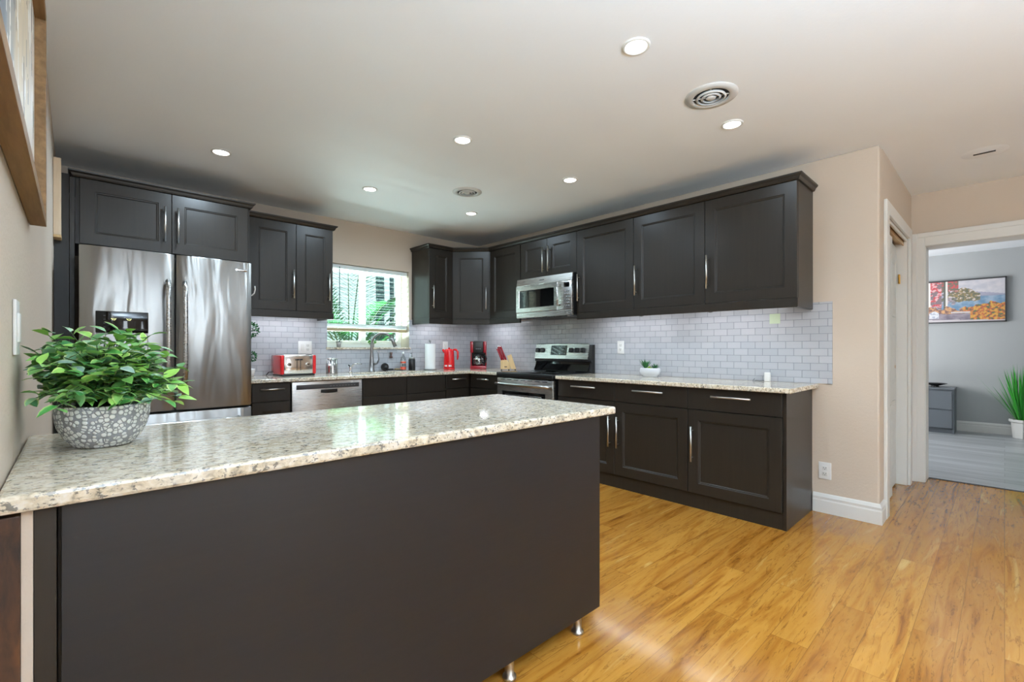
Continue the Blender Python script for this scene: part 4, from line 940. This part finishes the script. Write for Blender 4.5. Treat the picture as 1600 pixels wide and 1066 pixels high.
for (x, y, lb), k in zip(LP, (2.2, 1.5, 1.0, 1.5, 0.6, 1.1, 0.5)): can(x, y, lb, CAN_W*k)
for x, y in BEHIND: can(x, y, 'added recessed ceiling light behind the camera, unseen, for fill', CAN_W*0.8)
def vent(x, y, label, r=0.13, rot=0):
    t = thing('ceiling_vent', label, 'vent', (x, y, CEIL), rot)
    MB().lathe([(r, 0), (r, -0.004), (r*0.72, -0.012), (r*0.68, -0.008), (r*0.68, 0.0)], (0, 0, 0), 44, cap0=False).build('flange', 'vent_paint', t)
    MB().lathe([(0.0, -0.0015), (r*0.69, -0.0015)], (0, 0, 0), 40, cap0=False).build('duct_opening', 'vent_dark', t)
    for a in (0.50, 0.31):
        MB().lathe([(r*a, -0.016), (r*(a+0.075), -0.012), (r*(a+0.03), -0.003), (r*(a-0.01), -0.003), (r*a, -0.016)], (0, 0, 0), 40, cap0=False).build('diffuser_ring', 'vent_paint', t)
    MB().lathe([(0.0, -0.018), (r*0.15, -0.016), (r*0.20, -0.011), (r*0.12, -0.003)], (0, 0, 0), 28, cap0=False).build('centre_cap', 'vent_paint', t)
    mb = MB()
    for a in (0.4, 0.4+PI/2): mb.obox(Matrix.Translation((0, 0, -0.005)) @ Matrix.Rotation(a, 4, 'Z'), r*1.36, 0.006, 0.005)
    mb.build('spokes', 'vent_paint', t); return t
vent(2.481, 1.079, 'large round white ceiling vent at the upper right of the kitchen', 0.133)
vent(2.468, 3.185, 'round white ceiling vent further back, in front of the window', 0.125)
t = thing('ceiling_slot_vent', 'small flush ceiling vent with one dark slot, in the hallway', 'vent', (4.565, 0.096, CEIL))
MB().lathe([(0.0, -0.004), (0.10, -0.004), (0.12, 0.0)], (0, 0, 0), 32, cap0=False).build('cover', 'ceil', t)
MB().rbox(-0.012, 0.012, -0.055, 0.055, -0.007, -0.002, 0.002).build('slot', 'vent_dark', t)
# under cabinet LED strips
def strip(x0, x1, y0, y1, label, power, z=UZ0-0.004):
    t = thing('under_cabinet_light', label, 'light', ((x0+x1)/2, (y0+y1)/2, z), group='under cabinet lights'); w, d = (x1-x0)/2, (y1-y0)/2
    MB().box(-w, w, -d, d, -0.012, 0.002).build('housing', 'white_pl', t); MB().box(-w+0.004, w-0.004, -d+0.004, d-0.004, -0.015, -0.012).build('diffuser', 'led', t)
    area('led', (0, 0, -0.018), (0, 0, 0), 2*w-0.01, 2*d-0.01, power, (0.94, 0.96, 1.0), 165, 'RECTANGLE', t)
strip(1.12, 1.74, 4.60, 4.64, 'thin light strip under the cabinets left of the window', STRIP_W)
strip(2.95, 3.25, 4.60, 4.64, 'thin light strip under the narrow cabinet right of the window', STRIP_W*0.6)
strip(3.68, 3.72, 3.98, 4.50, 'thin light strip under the corner cabinets', STRIP_W*0.9)
strip(3.68, 3.72, 1.95, 2.75, 'thin light strip under the cabinets beside the microwave', STRIP_W*0.5)
strip(3.68, 3.72, 1.15, 1.85, 'thin light strip under the last two right wall cabinets', STRIP_W*0.32)
for y, lb in ((2.14, 'small black puck fixture under the middle right wall cabinet'), (1.545, 'small black puck fixture under the last right wall cabinet')):
    t = thing('puck_fixture', lb, 'light', (3.54, y, UZ0-0.0), 0)
    MB().lathe([(0.006, -0.066), (0.02, -0.062), (0.022, -0.05), (0.012, -0.04), (0.012, 0.0)], (0, 0, 0), 16, cap1=True).build('puck', 'black', t)

# ------------------------------------------------------------------ leafy plant on the peninsula
t = thing('potted_plant', 'bushy variegated leafy plant in a white pebbled bowl on the peninsula', 'plant', (0.055, 1.612, 0.9155))
MB().lathe([(0.052, 0.0), (0.060, 0.003), (0.078, 0.025), (0.090, 0.052), (0.0955, 0.08), (0.0965, 0.105), (0.095, 0.108), (0.091, 0.106), (0.09, 0.085), (0.03, 0.08)], (0, 0, 0), 48).build('pot', 'pebble', t)
MB().lathe([(0.01, 0.094), (0.091, 0.092)], (0, 0, 0), 36).build('soil', 'soil', t)
rn = random.Random(11); mb = MB(); st = MB(); cnt = 0
cen = Vector((-0.005, 0.0, 0.115)); rx, rz = 0.200, 0.185
for k in range(150):
    th = rn.uniform(0, 2*PI); el = rn.uniform(-0.12, 1.0); el = math.asin(max(-0.15, min(1, el)))
    d = Vector((math.cos(th)*math.cos(el), math.sin(th)*math.cos(el), math.sin(el)))
    rr = rn.uniform(0.55, 1.0); tip = cen+Vector((d.x*rx, d.y*rx, 0.02+d.z*rz))*rr
    if tip.x < -0.13: tip.x = -0.13+rn.uniform(0, 0.015)
    mid = cen*0.5+tip*0.5+Vector((0, 0, 0.035)); root = Vector((d.x*0.03, d.y*0.03, 0.09))
    st.tube([root, mid, tip], [0.0018, 0.0014, 0.0009], 5)
    for q in range(9):
        u = 0.35+0.65*q/8; p = root*(1-u)**2+mid*2*u*(1-u)+tip*u*u
        a = q*2.4+k; dd = (d*0.6+Vector((math.cos(a), math.sin(a), rn.uniform(-0.45, 0.55)))).normalized()
        if p.x+dd.x*0.045 < -0.148: dd.x = abs(dd.x)*0.3; 
        if p.x < -0.149: continue
        mb.leaf(p, dd, Vector((rn.uniform(-.5, .5), rn.uniform(-.5, .5), 1)), rn.uniform(0.030, 0.050), rn.uniform(0.011, 0.0175), rn.uniform(0.05, 0.5), 0.25)
for v in mb.bm.verts:
    if v.co.x < -0.15: v.co.x = -0.15
mb.build('foliage', 'leaf', t); st.build('stems', 'stem', t)

# ------------------------------------------------------------------ left wall
# painted canvas helper: colours from a function of (u, v)
def canvas(name, mk, nu, nv, fn, parent):
    bm = bmesh.new(); cl = bm.loops.layers.color.new('paint'); V = [[bm.verts.new(mk(i/nu, j/nv)) for j in range(nv+1)] for i in range(nu+1)]
    for i in range(nu):
        for j in range(nv):
            f = bm.faces.new([V[i][j], V[i+1][j], V[i+1][j+1], V[i][j+1]]); c = lin(fn((i+.5)/nu, (j+.5)/nv))
            # byte colour layers are stored as sRGB by Blender: write display values
            cc = fn((i+.5)/nu, (j+.5)/nv)
            for lp in f.loops: lp[cl] = (cc[0]/255, cc[1]/255, cc[2]/255, 1)
    me = bpy.data.meshes.new(name); bm.to_mesh(me); bm.free(); me.materials.append(M['paint']); o = bpy.data.objects.new(name, me); C.objects.link(o); o.parent = parent; return o
def fbm(x, y, s=0): return noise.fractal(Vector((x, y, s)), 1.0, 2.0, 4)
def lerp(a, b, t): t = max(0, min(1, t)); return tuple(a[i]+(b[i]-a[i])*t for i in range(3))
def abstract(u, v):      # u from near end to far end, v upwards
    n = fbm(u*9, v*2.2, 1); n2 = fbm(u*26, v*3, 4)
    c = lerp((120, 130, 140), (148, 158, 166), 0.5+n)
    k = (u-0.40+0.10*n)*7
    c = lerp(c, lerp((232, 214, 182), (212, 196, 170), 0.5+n2*1.2), k)
    k2 = (u-0.70+0.15*n2)*5
    c = lerp(c, (226, 214, 200), k2)
    if n2 > 0.34: c = (250, 246, 238)
    if n2 < -0.42: c = (96, 92, 88)
    return c
t = thing('framed_painting', 'abstract cream and blue grey painting in a deep rustic wood frame', 'painting', (XL, 0.75, 1.535))
FL, FH, FD = 1.245, 0.64, 0.037
for (y0, y1, z0, z1) in ((0, FL, 0, 0.028), (0, FL, FH-0.028, FH), (0, 0.028, 0.028, FH-0.028), (FL-0.028, FL, 0.028, FH-0.028)):
    MB().box(0.0015, FD, y0, y1, z0, z1).build('frame_rail', 'frame_wood', t, bevel=0.001)
MB().box(0.0015, 0.012, 0.02, FL-0.02, 0.02, FH-0.02).build('canvas_edge', 'white_paint', t)
canvas('canvas', lambda u, v: (0.0125, 0.03+u*(FL-0.06), 0.03+v*(FH-0.06)), 120, 60, abstract, t)
t = thing('wood_box_frame', 'narrow light wood box frame high on the left wall by the tall dark panel', 'frame', (XL, 4.06, 1.862))
MB().box(0.001, 0.036, 0, 0.11, 0.018, 0.50).build('panel', 'light_wood', t, bevel=0.002); MB().box(0.001, 0.038, 0, 0.11, 0.0, 0.017).build('bottom_edge', 'block_wood', t, bevel=0.002)
struct('trim_6', MB().box(XL, -0.0535, 1.19, 1.90, 0, 0.882).box(-0.068, -0.0535, 1.166, 1.19, 0, 0.882), 'wall')
o = MB().box(XL+0.001, -0.0685, 1.160, 1.188, 0.0, 0.878).build('weathered_board', 'rust_wood', bevel=0.002)
tag(recentre(o, (XL, 1.17, 0)), 'narrow dark brown weathered board in the left corner under the granite overhang', 'board')

# ------------------------------------------------------------------ bedroom
t = thing('seaside_painting', 'wide painting of a flowery terrace over a blue bay, on the grey wall', 'painting', (9.15, 1.2, 1.53))
PL, PH = 1.22, 0.61
for (y0, y1, z0, z1) in ((0, -PL, 0, 0.016), (0, -PL, PH-0.016, PH), (0, -0.016, 0, PH), (-PL+0.016, -PL, 0, PH)):
    MB().box(-0.04, -0.002, min(y0, y1), max(y0, y1), z0, z1).build('frame_rail', 'darkgrey', t)
rf = random.Random(5)
def bay(u, v):           # u left to right, v bottom to top; visible part is about u > 0.32
    n = fbm(u*14, v*9, 2); n2 = fbm(u*34, v*22, 7); w = 0.5+n
    hor = 0.62
    if v > hor: c = lerp((196, 196, 206), (222, 216, 220), w); 
    else: c = lerp((86, 132, 170), (150, 176, 200), w+0.2*(v-0.3))
    if v > hor-0.02 and v < hor+0.10-0.12*max(0, u-0.75)*3: c = lerp(c, (150, 150, 176), 0.8)        # far hills
    hill = 0.83-1.0*abs(u-0.66)**1.3*2.2
    if 0.50 < v+0.03*n < hill and u < 0.80: c = lerp((84, 92, 72), (168, 132, 70), 0.5+n2*1.6); c = (214, 204, 200) if n2 > 0.32 else c
    if v < 0.60 and v > 0.42 and u < 0.60 and n2 > -0.1: c = lerp((206, 176, 186), (110, 110, 118), 0.5+n)
    if v > 0.66-0.5*(u-0.32)+0.1*n and u < 0.62 and v > 0.72+0.12*n2: c = lerp((92, 96, 76), (212, 62, 66), 0.45+n2*2)   # blossom canopy
    if u < 0.47 and v > 0.36+0.1*n: c = lerp((204, 50, 56), (236, 180, 182), 0.4+n2*2) if n > -0.12 else (120, 100, 104)
    for cu in (0.36, 0.515):
        if abs(u-cu) < 0.008 and v > 0.3: c = (244, 240, 230)
        elif abs(u-cu+0.018) < 0.010 and v > 0.3: c = (74, 74, 66)
    if v < 0.34+0.10*n and u < 0.70: c = lerp((112, 72, 66), (222, 158, 96), 0.5+n2*1.8)
    if v < 0.30+0.14*math.sin((u-0.62)*5)+0.05*n and u > 0.66: c = lerp((188, 46, 36), (228, 166, 50), 0.5+n2*1.8); c = (70, 96, 56) if n2 < -0.25 else c
    if v < 0.25 and v > 0.22 and 0.55 < u < 0.72: c = (214, 206, 204)
    if v < 0.20+0.02*n and u < 0.72: c = lerp((98, 88, 104), (150, 138, 150), 0.5+n)
    if v < 0.07-0.05*(u-0.3): c = (204, 196, 198)
    if 0.36 < u < 0.45 and 0.10 < v < 0.28-abs(u-0.405)*1.1: c = (228, 230, 236) if n2 > -0.1 else (168, 176, 196)
    return lerp(c, (186, 184, 188), 0.25)
canvas('canvas', lambda u, v: (-0.034, -0.012-u*(PL-0.024), 0.012+v*(PH-0.024)), 170, 84, bay, t)
t = thing('dresser', 'low grey two drawer dresser against the grey bedroom wall', 'dresser', (8.70, 1.08, 0), R90)
DW = 0.61
MB().box(0, DW, 0.0, 0.43, 0.07, 0.60).build('body', 'dresser', t, bevel=0.002)
mb = MB(); mb.box(0, 0.02, 0.0, 0.43, 0, 0.07); mb.box(DW-0.02, DW, 0, 0.43, 0, 0.07); mb.box(0.02, DW-0.02, 0.03, 0.045, 0.0, 0.07); mb.build('base', 'dresser', t)
MB().box(-0.004, DW+0.004, -0.02, 0.435, 0.60, 0.622).build('top', 'dresser', t, bevel=0.002)
for z0, z1 in ((0.075, 0.315), (0.335, 0.575)): MB().box(0.022, DW-0.022, -0.018, 0.0, z0, z1).build('drawer', 'dresser', t, bevel=0.002)
mb = MB(); mb.lathe([(0.045, 0), (0.05, 0.006), (0.035, 0.014), (0.09, 0.034), (0.13, 0.048), (0.132, 0.054), (0.12, 0.05), (0.03, 0.02)], (0, 0, 0), 32)
o = mb.build('bowl', 'blackgloss', loc=(8.92, 0.68, 0.6225)); tag(o, 'shallow black bowl on top of the grey dresser', 'bowl')
t = thing('potted_grass', 'tall artificial grass plant in a white pot at the right edge of the bedroom', 'plant', (8.93, -0.16, 0))
MB().lathe([(0.085, 0), (0.09, 0.006), (0.105, 0.20), (0.125, 0.215), (0.125, 0.245), (0.11, 0.245), (0.105, 0.2)], (0, 0, 0), 8, smooth=False).build('pot', 'white_paint', t)
MB().lathe([(0.01, 0.21), (0.108, 0.215)], (0, 0, 0), 8).build('soil', 'soil', t)
mb = MB(); rn = random.Random(3)
for k in range(120):
    a = rn.uniform(0, 2*PI); s_ = abs(rn.gauss(0, 0.32)); d = Vector((math.cos(a)*s_, math.sin(a)*s_, 1)); ln = rn.uniform(0.45, 0.80)*(1-0.15*s_)
    if d.x > 0.12: d.x = 0.12
    mb.leaf((math.cos(a)*0.04, math.sin(a)*0.04, 0.2), d, Vector((-math.cos(a), -math.sin(a), 0.2)), ln, rn.uniform(0.008, 0.013), 0.10*s_, 0.2, 5)
mb.build('blades', 'grass', t)

# ------------------------------------------------------------------ garden outside the kitchen window
struct('floor', MB().box(-4, 12, 5.05, 16, -0.3, -0.2), 'ground')
def frond(mb, p, d, ln, seed, droop=0.5, nl=34, ll=0.55, lw=0.016):
    rn = random.Random(seed); p = Vector(p); d = Vector(d).normalized(); pts = []
    for i in range(12):
        u = i/11; pts.append(p+d*(ln*u)+Vector((0, 0, -droop*ln*u*u)))
    for i in range(nl):
        u = 0.12+0.86*i/nl; q = p+d*(ln*u)+Vector((0, 0, -droop*ln*u*u)); tan = (d+Vector((0, 0, -2*droop*u))).normalized()
        side = tan.cross(Vector((0, 0, 1))).normalized(); L_ = ll*(math.sin(PI*(0.15+0.8*u)))**0.7
        for sgn in (-1, 1):
            dd = (side*sgn*0.9+tan*0.65+Vector((0, 0, 0.12-0.1*rn.random())))
            mb.leaf(q, dd, Vector((0, 0, 1)), L_, lw, 0.25, 0.1, 3)
    return pts
def palm(name, label, loc, fr, mt, seed, trunk=None):
    t = thing(name, label, 'palm', loc); mb = MB(); st = MB()
    for k, (p, d, ln, dr) in enumerate(fr):
        pts = frond(mb, p, d, ln, seed+k, dr); st.tube(pts, [0.014*(1-0.8*i/11) for i in range(12)], 6)
    mb.build('fronds', mt, t); st.build('stems', 'stem', t)
    if trunk:
        for q, (x, y, r, h) in enumerate(trunk): MB().tube([(x, y, 0), (x+0.03, y, h*0.5), (x, y, h)], [r, r*0.9, r*0.85], 12).build('trunk', 'trunk', t)
palm('areca_palm', 'bright green feathery palm outside the left half of the window', (3.0, 6.75, -0.2),
     [((0, 0, 1.3), (0.5, -0.1, 1), 1.9, 0.4), ((0, 0, 1.1), (-0.1, -0.2, 1), 1.9, 0.15), ((0, 0, 1.4), (0.7, -0.3, 0.5), 1.5, 0.5), ((0, 0, 1.4), (-0.6, -0.2, 0.7), 1.5, 0.5), ((0, 0, 1.2), (0.15, 0.1, 1), 2.1, 0.1), ((0, 0, 0.95), (0.35, -0.2, 1), 2.3, 0.35), ((0, 0, 0.95), (-0.35, -0.1, 1), 2.3, 0.35), ((0, 0, 0.95), (0.1, -0.45, 1), 2.1, 0.4), ((0, 0, 0.95), (0.7, 0, 1), 2.3, 0.35),
      ((0, 0, 0.95), (-0.7, 0.1, 1), 2.2, 0.4), ((0, 0, 0.95), (0.5, -0.4, 0.8), 2.0, 0.3), ((0, 0, 0.95), (-0.15, 0.2, 1), 2.4, 0.2), ((0, 0, 0.95), (-0.5, -0.4, 0.9), 2.0, 0.35)], 'palm', 1)
palm('fan_palm', 'teal green palm with a dark trunk outside the right half of the window', (4.33, 8.4, -0.2),
     [((0, 0, 1.3), (0.6, -0.2, 0.6), 1.6, 0.5), ((0, 0, 1.3), (-0.5, -0.2, 0.7), 1.5, 0.5), ((0, 0, 1.3), (0.2, -0.5, 0.8), 1.5, 0.5), ((0, 0, 1.7), (0.6, -0.2, 0.9), 1.7, 0.45), ((0, 0, 2.0), (0.5, -0.4, 0.5), 1.6, 0.5), ((0, 0, 1.5), (0.2, -0.6, 0.4), 1.5, 0.45), ((0, 0, 1.3), (0.9, 0, 0.2), 1.5, 0.3), ((0, 0, 1.2), (-0.9, 0, 0.1), 1.4, 0.3)],
     'palm2', 31, trunk=[(0, 0, 0.09, 4.6), (0.42, 0.3, 0.05, 4.4)])
